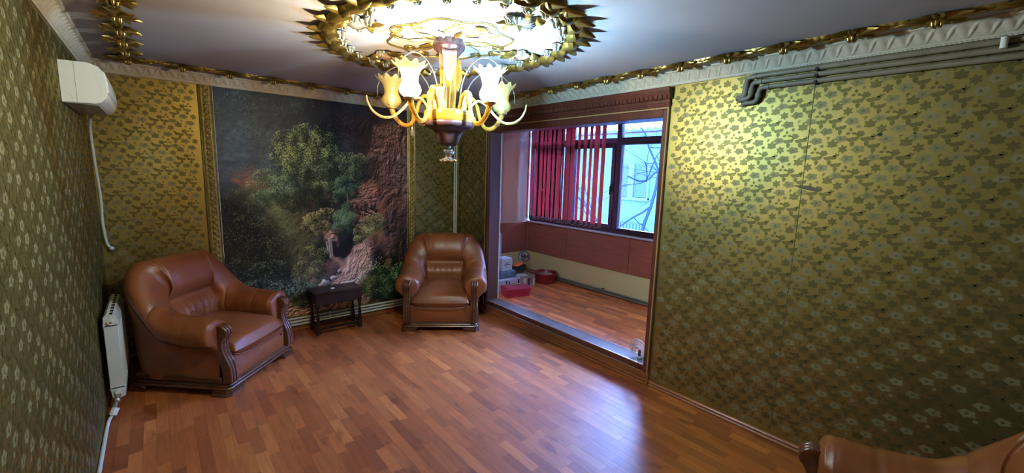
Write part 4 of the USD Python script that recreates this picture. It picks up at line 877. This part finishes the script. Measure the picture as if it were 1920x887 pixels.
# the heap in the balcony corner, left of the opening
def carton(name, label, cat, x0, x1, y0, y1, z0, z1, m, prints=()):
    t = thing(name, label, cat); obj('body', bx(x0, x1, y0, y1, z0, z1, .004), m, t); e_ = .0008
    obj('flap', bx(x0 + .002, x1 - .002, y0 + .002, (y0 + y1) / 2 - .002, z1 - .001, z1 + .003, .001), m, t); obj('flap', bx(x0 + .002, x1 - .002, (y0 + y1) / 2 + .002, y1 - .002, z1 - .001, z1 + .003, .001), m, t)
    for face, a0, a1, c0, c1, mm in prints:   # printed marks, fractions of a face
        if face == 'y': q = bx(x0 + a0 * (x1 - x0), x0 + a1 * (x1 - x0), y0 - e_, y0 + .001, z0 + c0 * (z1 - z0), z0 + c1 * (z1 - z0))
        else: q = bx(x0 - e_, x0 + .001, y0 + a0 * (y1 - y0), y0 + a1 * (y1 - y0), z0 + c0 * (z1 - z0), z0 + c1 * (z1 - z0))
        obj('printed_mark', q, M[mm], t, smooth=False)
    return t
tx = thing('toolbox', 'red plastic toolbox with a pale carry handle on the balcony floor', 'toolbox', loc=(3.560, 4.118, BZ), rotz=-11)
obj('body', hull([(x, y, z) for x, y in ((-.165, -.085), (.165, -.085), (.165, .085), (-.165, .085)) for z in (.004,)] + [(x, y, .092) for x, y in ((-.175, -.092), (.175, -.092), (.175, .092), (-.175, .092))] + [(x, y, 0) for x, y in ((-.155, -.078), (.155, -.078), (.155, .078), (-.155, .078))]), M['red_plastic'], tx)
obj('lid', hull([(x, y, z) for x, y, z in [(sx * .178, sy * .095, .093) for sx in (-1, 1) for sy in (-1, 1)] + [(sx * .178, sy * .095, .108) for sx in (-1, 1) for sy in (-1, 1)] + [(sx * .160, sy * .070, .140) for sx in (-1, 1) for sy in (-1, 1)]]), M['red_plastic'], tx)
obj('handle', tube(spline([(-.065, 0, .138), (-.060, 0, .150), (0, 0, .153), (.060, 0, .150), (.065, 0, .138)], 4), .010, 8), M['light_wood'], tx)
for x in (-.10, .10): obj('latch', bx(x - .018, x + .018, -.101, -.092, .078, .112, .003), M['red_plastic'], tx)
carton('cardboard_box', 'open brown cardboard box with a printed end, behind the red toolbox', 'box', 3.84, 4.115, 4.335, 4.62, BZ, BZ + .162, M['carton'], [('y', .18, .36, .2, .85, 'carton_white'), ('y', .5, .62, .2, .8, 'ink'), ('y', .70, .80, .3, .85, 'ink_red'), ('y', .84, .95, .1, .7, 'carton_white')])
carton('printed_box', 'white box with dark printed pictures behind the red toolbox', 'box', 3.46, 3.835, 4.34, 4.60, BZ, BZ + .158, M['carton_white'], [('y', .06, .22, .34, .62, 'ink_red'), ('y', .30, .36, .62, .94, 'ink'), ('y', .40, .55, .22, .42, 'ink'), ('y', .44, .50, .5, .8, 'ink'), ('y', .60, .72, .3, .6, 'ink'), ('y', .78, .84, .15, .75, 'ink_red'), ('y', .87, .96, .4, .9, 'ink'), ('x', .2, .8, .2, .7, 'ink')])
obj('paper_sheet', hull([(3.815, 4.37, BZ + .166), (3.98, 4.34, BZ + .166), (4.02, 4.47, BZ + .166), (3.86, 4.52, BZ + .166), (3.86, 4.46, BZ + .182), (3.96, 4.43, BZ + .178)]), M['paper_white'], label='crumpled white paper sheet lying on the cardboard box on the balcony', cat='paper')
cs_ = thing('tool_case', 'slate blue plastic case lying on the printed white box', 'case', loc=(3.645, 4.50, BZ + .163))
obj('body', bx(-.13, .155, -.10, .10, 0, .045, .008), M['slate_plastic'], cs_); obj('lid', bx(-.13, .155, -.10, .10, .047, .095, .010), M['slate_plastic'], cs_); obj('handle', bx(-.03, .06, -.118, -.098, .03, .062, .005), M['slate_plastic'], cs_)
carton('white_box', 'small white box with a handwritten mark on top of the slate blue case', 'box', 3.575, 3.755, 4.43, 4.60, BZ + .259, BZ + .43, M['carton_white'], [('y', .2, .75, .50, .56, 'ink'), ('y', .3, .62, .62, .68, 'ink'), ('y', .25, .45, .38, .43, 'ink_red')])
carton('tall_white_box', 'tall white box at the far left of the heap on the balcony', 'box', 3.55, 3.71, 4.63, 4.79, BZ, BZ + .76, M['carton_white'], [('y', .2, .8, .7, .8, 'slate_plastic')])
ba = thing('basin', 'dark red plastic wash basin on the balcony floor', 'basin', loc=(4.365, 4.385, BZ))
a_ = [(0, 0), (.125, 0), (.135, .010), (.170, .120), (.180, .150), (.190, .153), (.190, .160), (.176, .160), (.160, .118), (.125, .016), (0, .014)]
obj('bowl', lathe(a_, 40), M['dark_red_plastic'], ba, smooth=40);
rg = obj('rag', mv(trimesh.Trimesh(*(lambda m: (m.vertices * [1, 1, .32] + (meshkit.fbm(m.vertices * 18, 3, 4)[:, None] - .5) * .05, m.faces))(trimesh.creation.icosphere(3, .135)), process=False), (4.365, 4.385, BZ + .105)), M['carton'], label='grey crumpled rag in the dark red basin', cat='rag', smooth=60)
hb = thing('black_bag', 'black bag slumped on the cardboard box with orange cloth spilling out', 'bag')
def lump(cx, cy, cz, rx, ry, rz, seed, amp=.25):
    m = trimesh.creation.icosphere(3, 1.0); v = m.vertices * (1 + amp * 2 * (meshkit.fbm(m.vertices * 1.8 + 7, 3, seed)[:, None] - .5)); return trimesh.Trimesh(v * [rx, ry, rz] + [cx, cy, cz], m.faces, process=False)
obj('body', lump(4.00, 4.57, BZ + .240, .13, .09, .055, 5), M['black_plastic'], hb, smooth=60); obj('strap', tube(spline([(3.90, 4.52, BZ + .235), (3.94, 4.49, BZ + .275), (4.04, 4.50, BZ + .29), (4.10, 4.56, BZ + .25)], 6), .010, 6), M['black_plastic'], hb)
oc = obj('orange_cloth', cat_([lump(3.92, 4.53, BZ + .292, .06, .045, .025, 9, .4), lump(3.97, 4.52, BZ + .308, .05, .04, .025, 12, .4), lump(4.01, 4.53, BZ + .316, .04, .03, .020, 15, .4)]), M['orange_cloth'], label='bright orange cloth bunched on the black bag', cat='cloth', smooth=60)
fn = thing('desk_fan', 'dark desk fan standing on the floor in the balcony corner behind the basin', 'fan', loc=(4.28, 4.80, BZ))
obj('stand', cat_([tube([(0, 0, 0), (0, 0, .15), (0, 0, .29)], .014, 8), mv(lathe([(0, 0), (.10, 0), (.10, .012), (.03, .030), (0, .032)], 20), (0, 0, 0))]), M['black_plastic'], fn)
ring = [(0, .085 * math.cos(t), .085 * math.sin(t)) for t in np.linspace(0, 2 * PI, 28, endpoint=False)]
tilt = lambda m: mv(rotated(m, math.radians(-120), (0, 0, 1)), (0, -.02, .335))
for dx in (-.022, .022): obj('guard_ring', tilt(mv(tube(np.array(ring), .006, 6, closed=True, up=(1, 0, 0)), (dx, 0, 0))), M['slate_plastic'], fn)
obj('guard_wire', tilt(cat_([tube([(.024, .012 * math.cos(t), .012 * math.sin(t)), (.032, .05 * math.cos(t), .05 * math.sin(t)), (.022, .085 * math.cos(t), .085 * math.sin(t))], .0016, 4, up=(0, .3, 1)) for t in np.linspace(0, 2 * PI, 20, endpoint=False)])), M['slate_plastic'], fn)
bl_ = []
for k in range(3):
    t0 = k * 2 * PI / 3; bl_.append(hull([(.006 * s2 + .010 * math.sin(j), r * math.cos(t0 + j * .4), r * math.sin(t0 + j * .4)) for s2 in (-1, 1) for r in (.012, .07) for j in (-1, 0, 1)]))
for b_ in bl_: obj('blade', tilt(b_), M['carton'], fn)
obj('motor', tilt(mv(rotated(lathe([(0, -.05), (.030, -.045), (.036, -.01), (.032, .03), (0, .04)], 18), PI / 2, (0, 1, 0)), (-.045, 0, 0))), M['black_plastic'], fn)
coil = thing('cable_coil', 'coil of thin white cable hanging at the right end of the sill', 'cable', loc=(3.175, 1.975, .157))
rr = np.random.default_rng(3)
for k in range(9):
    r_ = rr.uniform(.045, .095); ph = rr.uniform(0, 2 * PI); ecc = rr.uniform(.75, 1.0); dy = rr.uniform(-.012, .012); zc_ = max(r_ * ecc, .055) + .004
    t = np.linspace(0, 2 * PI, 30, endpoint=False)
    P = np.stack([.035 * np.sin(t + ph) * .5 + rr.uniform(-.01, .01), dy + r_ * np.cos(t), zc_ + r_ * ecc * np.sin(t)], 1)
    obj('loop', tube(P, .0028, 6, closed=True, up=(1, 0, 0)), M['cable'], coil, smooth=60)
obj('tail', tube(spline([(-.02, .02, .01), (-.05, -.01, .004), (-.075, -.05, -.010), (-.085, -.10, .008), (-.088, -.14, .03)], 6), .0032, 6), M['cable'], coil, smooth=60)
obj('tie', mv(tube([(0, .0, .010), (0, 0, .05), (0, 0, .075)], .012, 8), (0.005, 0, 0)), M['ink'], coil)

# ================================================================== GILT CEILING WORK
def relief_leaf(L, Wd, H, lift=0.0, curl=0.0, nu=10, nv=7, belly=.35, notch=0):
    """A leaf in low relief hanging under the ceiling plane z=0: root at the origin, pointing along +x; the tip stands off by lift."""
    u, v = np.meshgrid(np.linspace(0, 1, nu), np.linspace(-1, 1, nv), indexing='ij')
    w = Wd * np.sin(PI * np.clip(u, 0.02, 1) ** (math.log(.5) / math.log(belly))) ** .85
    if notch: w = w * (1 - .28 * np.abs(np.sin(notch * PI * u)))
    x = u * L; y = v * w + curl * L * u ** 2
    z = -(H * np.sqrt(np.clip(1 - v ** 2, 0, 1)) * np.sin(PI * np.clip(.12 + .88 * u, 0, 1)) ** .6 + .35 * H * np.exp(-(v / .25) ** 2) * (1 - u)) - lift * u ** 2.2
    top = np.stack([x, y, z], -1).reshape(-1, 3); bot = np.stack([x, y * .98, np.where(u > .5, -lift * u ** 2.2, 0) + .000], -1).reshape(-1, 3)
    F = grid_faces_np(nu, nv); m = trimesh.Trimesh(np.vstack([top, bot]), np.vstack([F, F[:, ::-1] + len(top)]), process=False)
    if m.face_normals[len(F) // 2][2] > 0: m.invert()
    return m
def rosette(R, H, petals=6, seed=0):
    ms = [lathe([(0, -H), (R * .18, -H * .98), (R * .30, -H * .75), (R * .26, -H * .2), (R * .2, 0)], 14)]
    for ring, (rr_, hh, n) in enumerate(((1.0, .55, petals), (.62, .85, petals - 1))):
        for k in range(n):
            a = 2 * PI * k / n + ring * .5 + seed; lf = relief_leaf(R * rr_, R * rr_ * .42, H * hh, lift=H * .25, nu=7, nv=6, belly=.6); ms.append(mv(lf, (0, 0, -.001 - ring * H * .25), a))
    return cat_(ms)
def scroll(R0, R1, turns, r, n=36, z=-.012, tail=()):
    t = np.linspace(0, 1, n); a = t * turns * 2 * PI; rad = R0 * (1 - t) + R1 * t
    P = np.stack([rad * np.cos(a), rad * np.sin(a), np.full(n, z)], 1)
    if len(tail): P = np.vstack([spline(tail, 6), P])
    return tube(P, np.linspace(r, r * .55, len(P)), 7)
def spray(seed):
    """Flower with a fan of leaves along both sides of the border."""
    g = np.random.default_rng(seed); ms = []
    for a, L in ((0, .125), (PI, .125), (.55, .105), (PI - .55, .105), (-.55, .105), (PI + .55, .105), (PI / 2, .075), (-PI / 2, .075), (1.1, .085), (PI - 1.1, .085), (-1.1, .085), (PI + 1.1, .085)):
        ms.append(mv(relief_leaf(L, .020, .016, lift=.016, curl=g.uniform(-.25, .25), notch=3), (0, 0, -.002), a + g.uniform(-.08, .08)))
    ms.append(mv(rosette(.036, .032, 6, g.uniform(0, 1)), (0, 0, -.006)))
    for s_ in (-1, 1): ms.append(mv(scroll(.022, .006, 1.4, .0065, 24, -.010), (s_ * .085, g.uniform(-.02, .02), 0), g.uniform(0, 6)))
    return cat_(ms)
SPRAYS = [spray(k) for k in range(4)]
def rib_band(L):
    n = max(3, int(L / .0045)); s = np.linspace(0, L, n); v = np.linspace(-1, 1, 11); S, V = np.meshgrid(s, v, indexing='ij')
    h = (.026 * np.sqrt(np.clip(1 - V ** 2, 0, 1))) * (.62 + .38 * np.abs(np.sin(PI * (S / .034 + .25 * V))) ** .7); w = .021 * V
    m = trimesh.Trimesh(np.stack([S, w, -h], -1).reshape(-1, 3), grid_faces_np(n, 11), process=False)
    if m.face_normals[:, 2].mean() > 0: m.invert()
    return m
BXL, BXR, BYT, BYB = -.095, 2.855, 4.490, -.60
def border(name, P0, P1, gap=.325, first=.0):
    P0, P1 = np.array(P0, float), np.array(P1, float); L = np.linalg.norm(P1 - P0); ang = math.atan2(*(P1 - P0)[::-1]); d = (P1 - P0) / L
    t = thing(name, kind='structure'); n = int(round((L - first) / gap)); st_ = (L - first) / n
    for k in range(n + 1):
        p = P0 + d * (first + k * st_)
        obj('leaf_spray', mv(SPRAYS[k % 4], (p[0], p[1], ZC - .001), ang + (PI if k % 2 else 0), 1.25), M['gold'], t, smooth=45)
        if k < n:
            q = P0 + d * (first + k * st_ + .105); obj('ribbed_band', mv(rib_band(st_ - .21), (q[0], q[1], ZC), ang), M['gold_dark'] if k % 3 == 2 else M['gold'], t, smooth=45)
border('trim_10', (BXL, BYB), (BXL, BYT)); border('trim_11', (BXL, BYT), (BXR, BYT)); border('trim_12', (BXR, BYT), (BXR, BYB))

# ---- the oval medallion round the chandelier
CX, CY = 1.44, 2.36
md = thing('ceiling_medallion', 'oval gilt plaster wreath of leaves and flowers on the ceiling around the chandelier', 'ceiling rose', loc=(CX, CY, ZC - .001))
NW = 30
big_leaf = relief_leaf(.170, .044, .026, lift=.030, curl=.10, nu=12, nv=9, belly=.40)
side_leaf = relief_leaf(.165, .042, .032, lift=.016, curl=-.30, nu=11, nv=8, belly=.5)
cup_leaf = relief_leaf(.135, .038, .036, lift=.008, curl=.22, nu=10, nv=8, belly=.55)
ros = rosette(.042, .032, 6)
for k in range(NW):
    a = 2 * PI * (k + .3) / NW; ex, ey = .680 * math.cos(a), .855 * math.sin(a); nrm = math.atan2(math.sin(a) / .855, math.cos(a) / .680); tn = nrm + PI / 2
    c_, s_ = math.cos(nrm), math.sin(nrm); j = rng.uniform(-.12, .12)
    obj('spike_leaf', mv(big_leaf, (ex - .06 * c_, ey - .06 * s_, 0), nrm + .35 + j), M['gold'], md, smooth=50)
    obj('curled_leaf', mv(side_leaf, (ex - .07 * c_, ey - .07 * s_, -.006), nrm - .75 + j), M['gold'], md, smooth=50)
    obj('cupped_leaf', mv(cup_leaf, (ex - .02 * c_ , ey - .02 * s_, -.010), nrm + 1.35 + j), M['gold_dark'] if k % 2 else M['gold'], md, smooth=50)
    obj('flower', mv(ros, (ex - .085 * c_ + .02 * s_, ey - .085 * s_ - .02 * c_, -.004), j * 5, rng.uniform(.85, 1.15)), M['silver_flower'], md, smooth=50)
# four clusters of shells and leaves between the wreath and the centre
def shell(R, n=9): return cat_([mv(relief_leaf(R, R * .13, R * .22, lift=R * .12, nu=8, nv=6, belly=.7), (0, 0, -.004), -1.25 + 2.5 * k / (n - 1)) for k in range(n)])
for ci, (px_, py_) in enumerate(((-.50, .03), (-.14, .52), (.44, -.10), (.06, -.57))):
    an = math.atan2(py_, px_); bigc = ci < 4
    obj('shell', mv(shell(.105 if bigc else .075), (px_, py_, -.004), an), M['shell_pink'] if ci in (1, 2, 5, 6) else M['silver_flower'], md, smooth=50)
    for q in (-2.2, 2.2, PI): obj('cluster_leaf', mv(relief_leaf(.115 if bigc else .085, .026, .022, lift=.02, notch=3), (px_, py_, -.004), an + q), M['gold'], md, smooth=50)
    for q in (-1.4, 1.4): obj('cluster_flower', mv(rosette(.034, .030, 5, q), (px_ + .075 * math.cos(an + q), py_ + .075 * math.sin(an + q), -.004)), M['silver_flower'], md, smooth=50)
    if bigc:
        for q in (-.35, .35): obj('bud', mv(relief_leaf(.06, .018, .03, lift=.02), (px_ + .10 * math.cos(an + q), py_ + .10 * math.sin(an + q), -.004), an + q), M['gold'], md, smooth=50)
# acanthus and scrolls close to the lamp
for k in range(10):
    a = 2 * PI * k / 10 + .1; c_, s_ = math.cos(a), math.sin(a)
    obj('acanthus_leaf', mv(relief_leaf(.14, .022, .014, lift=.012, notch=4, nu=14), (.10 * c_, .10 * s_, -.003), a), M['gold'] if k % 2 else M['silver_flower'], md, smooth=50)
for k in range(8):
    a = 2 * PI * (k + .5) / 8; c_, s_ = math.cos(a), math.sin(a)
    obj('scroll', mv(scroll(.040, .010, 1.5, .0058, z=-.008, tail=[(-.15, -.05, -.005), (-.09, -.06, -.009), (-.02, -.038, -.009), (.025, -.018, -.008)]), (.305 * c_, .305 * s_, 0), a), M['gold'], md, smooth=60)
    if k % 2: obj('palmette', mv(cat_([mv(relief_leaf(.070, .014, .014, lift=.012), (0, 0, -.003), q) for q in (-.9, -.45, 0, .45, .9)]), (.31 * math.cos(a + .39), .31 * math.sin(a + .39), 0), a + .39), M['gold'], md, smooth=50)
fr = np.array([(.345 * math.cos(t) * (1 + .06 * math.cos(8 * t)), .40 * math.sin(t) * (1 + .06 * math.cos(8 * t)), -.006) for t in np.linspace(0, 2 * PI, 120, endpoint=False)])
obj('frame_line', tube(fr, .0055, 6, closed=True), M['gold'], md, smooth=60)

# ================================================================== CHANDELIER
ch = thing('chandelier', 'amber glass chandelier with tulip shades, two of them lit, hanging from the oval wreath', 'chandelier', loc=(CX, CY, 0))
obj('canopy', lathe([(0, ZC), (.092, ZC), (.100, 2.505), (.094, 2.485), (.072, 2.462), (.045, 2.430), (.026, 2.400), (.018, 2.370), (0, 2.366)], 40), M['lamp_brown'], ch, smooth=40)
obj('stem', lathe([(0, 2.40), (.011, 2.40), (.011, 2.22), (.022, 2.20), (.028, 2.16), (.020, 2.12), (.02, 2.09), (0, 2.09)], 20), M['steel'], ch, smooth=40)
obj('collar', lathe([(0, 2.118), (.140, 2.118), (.150, 2.112), (.154, 2.100), (.154, 2.062), (.148, 2.050), (0, 2.050)], 56), M['amber_glass'], ch, smooth=35)
obj('bowl', lathe([(0, 2.052), (.146, 2.052), (.150, 2.040), (.146, 2.025), (.128, 2.012), (.100, 2.000), (.085, 1.985), (.078, 1.965), (.070, 1.945), (.058, 1.922), (.045, 1.908), (0, 1.902)], 56), M['lamp_brown'], ch, smooth=40)
obj('finial', lathe([(0, 1.904), (.016, 1.902), (.014, 1.892), (.030, 1.884), (.038, 1.868), (.032, 1.850), (.022, 1.840), (.030, 1.828), (.046, 1.818), (.050, 1.812), (.044, 1.815), (.022, 1.834), (0, 1.838)], 40, lambda i, t: (1 + .10 * math.cos(9 * t), .004 * math.cos(9 * t)) if 8 <= i <= 11 else (1, 0)), M['clear_glass'], ch, smooth=50)
obj('finial_rim', tube([(.050 * (1 + .10 * math.cos(9 * t)) * math.cos(t), .050 * (1 + .10 * math.cos(9 * t)) * math.sin(t), 1.811 + .004 * math.cos(9 * t)) for t in np.linspace(0, 2 * PI, 90, endpoint=False)], .0045, 6, closed=True), M['amber_pale'], ch, smooth=60)
TOCAM = math.atan2(-CY, -CX) + math.radians(2.0)
arm_rz = spline([(.105, 2.10), (.112, 2.150), (.132, 2.196), (.162, 2.208), (.190, 2.170), (.214, 2.090), (.248, 2.036), (.294, 2.030), (.338, 2.062), (.364, 2.105), (.372, 2.130)], 7)
SH = -.074
shade_prof = [(r, z + SH) for r, z in ((.020, 2.218), (.040, 2.222), (.055, 2.236), (.060, 2.256), (.054, 2.276), (.044, 2.292), (.043, 2.310), (.047, 2.330), (.054, 2.350), (.065, 2.368), (.080, 2.382), (.092, 2.390))]
def ruffle(i, t):
    k = max(0, (i - 8) / 3.0); return 1 + .10 * k * math.cos(11 * t), .009 * k * math.cos(11 * t)
shade_m = lathe(shade_prof, 88, ruffle); sv = shade_m.vertices.copy(); inner = shade_m.copy()
inner.vertices = np.column_stack([sv[:, 0] * .955, sv[:, 1] * .955, sv[:, 2] + .001]); 
for k in range(5):
    az = TOCAM + math.radians(36 + 72 * k); c_, s_ = math.cos(az), math.sin(az)
    obj('arm', tube(np.stack([arm_rz[:, 0] * c_, arm_rz[:, 0] * s_, arm_rz[:, 1]], 1), np.interp(np.linspace(0, 1, len(arm_rz)), [0, .5, .85, 1], [.0105, .0120, .0150, .020]), 12), M['amber_glass'], ch, smooth=60)
    P = (.372 * c_, .372 * s_, SH)
    obj('lamp_cup', mv(lathe([(0, 2.198), (.018, 2.198), (.034, 2.206), (.036, 2.213), (.028, 2.220), (0, 2.220)], 24), P), M['brass'], ch, smooth=40)
    sd = obj('shade', mv(shade_m, (P[0], P[1], 0)), M['shade'], ch, smooth=60)
    lit = {0: 'bulb_cool', 4: 'bulb_warm'}.get(k)
    # lit bulbs glow; the others are plain frosted glass
    bulb = mv(lathe([(0, 2.222), (.012, 2.224), (.013, 2.234), (.018, 2.244), (.022, 2.262), (.020, 2.282), (.013, 2.296), (0, 2.302)], 18), P)
    obj('bulb', bulb, M[lit] if lit else M['white_plastic'], ch, smooth=50, label=('lit cool white bulb' if lit == 'bulb_cool' else 'lit warm yellow bulb' if lit else None))
# clear glass canes: hoops over the shades, and low curls at the sides
for k in range(5):
    az = TOCAM + math.radians(36 + 72 * k); c_, s_ = math.cos(az), math.sin(az)
    rz = spline([(.105, 2.10), (.110, 2.18), (.130, 2.27), (.185, 2.345), (.260, 2.385), (.345, 2.382), (.425, 2.335), (.462, 2.270), (.466, 2.210)], 7)
    obj('glass_cane', tube(np.stack([rz[:, 0] * c_, rz[:, 0] * s_, rz[:, 1]], 1), np.linspace(.0048, .0026, len(rz)), 7), M['clear_glass'], ch, smooth=60)
for k, dg in enumerate((72, 144, 216, 288, 0)):
    az = TOCAM + math.radians(dg + 10 * (1 if dg < 180 else -1) * (dg > 0)); c_, s_ = math.cos(az), math.sin(az)
    rz = spline([(.12, 2.10), (.14, 2.15), (.18, 2.185), (.23, 2.165), (.285, 2.105), (.340, 2.062), (.400, 2.058), (.450, 2.088), (.478, 2.135), (.486, 2.175)], 7) if dg else None
    if rz is None: continue
    obj('glass_curl', tube(np.stack([rz[:, 0] * c_, rz[:, 0] * s_, rz[:, 1]], 1), np.interp(np.linspace(0, 1, len(rz)), [0, .7, 1], [.008, .0085, .004]), 8), M['amber_pale'], ch, smooth=60)
# tall amber glass ribbons that fold over at the top
def ribbon(z0, ztop, over, drop, width, r0, r1):
    c = spline([(r0, z0), (r0 + .005, z0 + .45 * (ztop - z0)), (r0 + .012, z0 + .85 * (ztop - z0)), (r0 + .4 * over, ztop), (r0 + .85 * over, ztop - .18 * drop), (r0 + over, ztop - .55 * drop), (r0 + .92 * over, ztop - drop)], 6)
    w = width * np.interp(np.linspace(0, 1, len(c)), [0, .3, .6, .85, 1], [.7, 1.0, 1.0, .95, .35]); V = []
    for (x, z), ww in zip(c, w):
        V += [(x + b * .006 - .010 * (1 - (t) ** 2), ww * t, z) for b, t in ((1, -1), (1, -.5), (1, 0), (1, .5), (1, 1), (-1, 1), (-1, .5), (-1, 0), (-1, -.5), (-1, -1))]
    n, k = len(c), 10; F = [tuple(f) for f in grid_faces(n, k, True)] + [tuple(x) for x in ((0, 1, 8), (0, 8, 9), (1, 2, 7), (1, 7, 8), (2, 3, 6), (2, 6, 7), (3, 4, 5), (3, 5, 6))]
    b0 = (n - 1) * k; F += [(b0 + a, b0 + c2, b0 + b) for a, b, c2 in ((0, 1, 8), (0, 8, 9), (1, 2, 7), (1, 7, 8), (2, 3, 6), (2, 6, 7), (3, 4, 5), (3, 5, 6))]
    m = trimesh.Trimesh(V, F, process=False)
    if m.volume < 0: m.invert()
    return m
RIBS = [(0, 2.10, 2.470, .085, .190, .042, .030, 'amber_pale'), (-28, 2.10, 2.455, .020, .10, .036, .042, 'amber_glass'), (-50, 2.10, 2.262, .045, .09, .026, .085, 'amber_glass'), (-20, 2.10, 2.245, .060, .085, .024, .100, 'amber_pale'),
        (150, 2.10, 2.44, .08, .18, .036, .030, 'amber_glass'), (95, 2.10, 2.25, .05, .09, .024, .09, 'amber_pale'), (-120, 2.10, 2.25, .05, .09, .024, .09, 'amber_pale')]
for dg, z0, zt, ov, dr, wd, r0, mm in RIBS: obj('glass_ribbon', mv(ribbon(z0, zt, ov, dr, wd, r0, 0), (0, 0, 0), TOCAM + math.radians(dg)), M[mm], ch, smooth=50)
dp = TOCAM - math.radians(78)
obj('crystal_drop', mv(lathe([(0, 2.010), (.006, 2.004), (.014, 1.975), (.012, 1.955), (0, 1.942)], 8), (.225 * math.cos(dp), .225 * math.sin(dp), 0)), M['clear_glass'], ch)
obj('drop_wire', tube([(.225 * math.cos(dp), .225 * math.sin(dp), 2.008), (.225 * math.cos(dp), .225 * math.sin(dp), 2.06), (.225 * math.cos(dp), .225 * math.sin(dp), 2.135)], .0012, 4), M['brass'], ch)

# ================================================================== OUTSIDE: the block across the yard, a bare tree, an awning sheet over the window
GZ = -6.0
obj('yard_ground', bx(BX + .3, 60, -30, 45, GZ - .2, GZ), M['earth'], kind='structure', smooth=False)
bd = thing('apartment_block', 'pale apartment block across the yard, coloured dark to offset the strong sky, with tall double windows', 'building')
BDX = 16.0
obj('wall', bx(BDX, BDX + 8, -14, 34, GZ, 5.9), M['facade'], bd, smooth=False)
for y in (10.95, 17.6, 4.2, 24.3):
    for z in (1.58, -1.6, 4.75):
        w_ = obj('window', cat_([bx(BDX - .05, BDX + .02, y - .80, y - .10, z - .72, z + .68), bx(BDX - .05, BDX + .02, y + .12, y + .80, z - .72, z + .68)]), M['facade_window'], bd, smooth=False)
        obj('frame', cat_([bx(BDX - .10, BDX, y - .12, y + .14, z - .80, z + .72), bx(BDX - .12, BDX, y - .88, y + .88, z - .86, z - .74), bx(BDX - .10, BDX, y - .88, y - .80, z - .8, z + .72), bx(BDX - .10, BDX, y + .80, y + .88, z - .8, z + .72)]), M['sheet'], w_, smooth=False)
for k in range(8):
    obj('railing_post', bx(BDX - .5, BDX - .46, 10.1 + k * .16, 10.14 + k * .16, -.75, -.25), M['facade_window'], bd, smooth=False)
obj('balcony_rail', bx(BDX - .52, BDX - .44, 10.0, 11.5, -.26, -.20), M['facade_window'], bd, smooth=False)
tr = thing('bare_tree', 'leafless tree with thin crossing branches outside the balcony window', 'tree', loc=(9.2, 6.35, GZ))
tg = np.random.default_rng(21)
limbs, twigs = [], []
def grow(p, d, L, r, depth):
    n = 6; P = [p]; q = np.array(p, float); dd = np.array(d, float)
    for i in range(n): dd = dd + tg.normal(0, .11, 3) + np.array([0, 0, .02]); dd /= np.linalg.norm(dd); q = q + dd * L / n; P.append(q.copy())
    (limbs if depth < 3 else twigs).append(tube(np.array(P), np.linspace(r, r * .6, len(P)), 6 if depth < 3 else 4))
    if depth >= 5: return
    for k in range(3 if depth < 4 else 2):
        i = tg.integers(2, n + 1); nd = dd + tg.normal(0, .62, 3); nd[0] *= .7; nd /= np.linalg.norm(nd); grow(P[i], nd, L * tg.uniform(.55, .8), r * .52, depth + 1)
trunk = tube(spline([(0, .5, 0), (.05, .3, 2.0), (0, .05, 4.4), (0, -.1, 5.4)], 6), np.linspace(.16, .07, 19), 10)
for p, d, L, r in (((0, .05, 4.4), (.1, -.62, .85), 3.4, .055), ((0, -.02, 5.0), (0, .55, .8), 2.6, .045), ((0, -.1, 5.4), (.1, -.28, 1), 2.6, .05), ((0, .1, 4.0), (.0, -.9, .42), 2.6, .035), ((0, -.1, 5.2), (-.1, -.8, .6), 2.6, .035)): grow(np.array(p), np.array(d), L, r, 1)
obj('trunk', trunk, M['bark'], tr); obj('limbs', cat_(limbs), M['bark'], tr, kind='stuff'); obj('twigs', cat_(twigs), M['bark'], tr, kind='stuff')
aw = thing('awning_sheet', 'pale corrugated awning sheet above the balcony window outside', 'awning')
nyy = 160; yy = np.linspace(BY0, BY1 + .4, nyy); Vs = []
for x, z in ((BX + .14, 2.52), (BX + .52, 2.40)): Vs += [(x, y, z + .022 * math.sin(y * 2 * PI / .11)) for y in yy]
V = np.array(Vs); V = np.vstack([V, V + [0, 0, .006]]); F = grid_faces_np(2, nyy); F = np.vstack([F, F[:, ::-1] + 2 * nyy])
obj('sheet', trimesh.Trimesh(V, F, process=False), M['awning'], aw, smooth=40)
obj('edge_rail', bx(BX + .51, BX + .53, BY0, BY1 + .4, 2.34, 2.36), M['frame_brown'], aw)
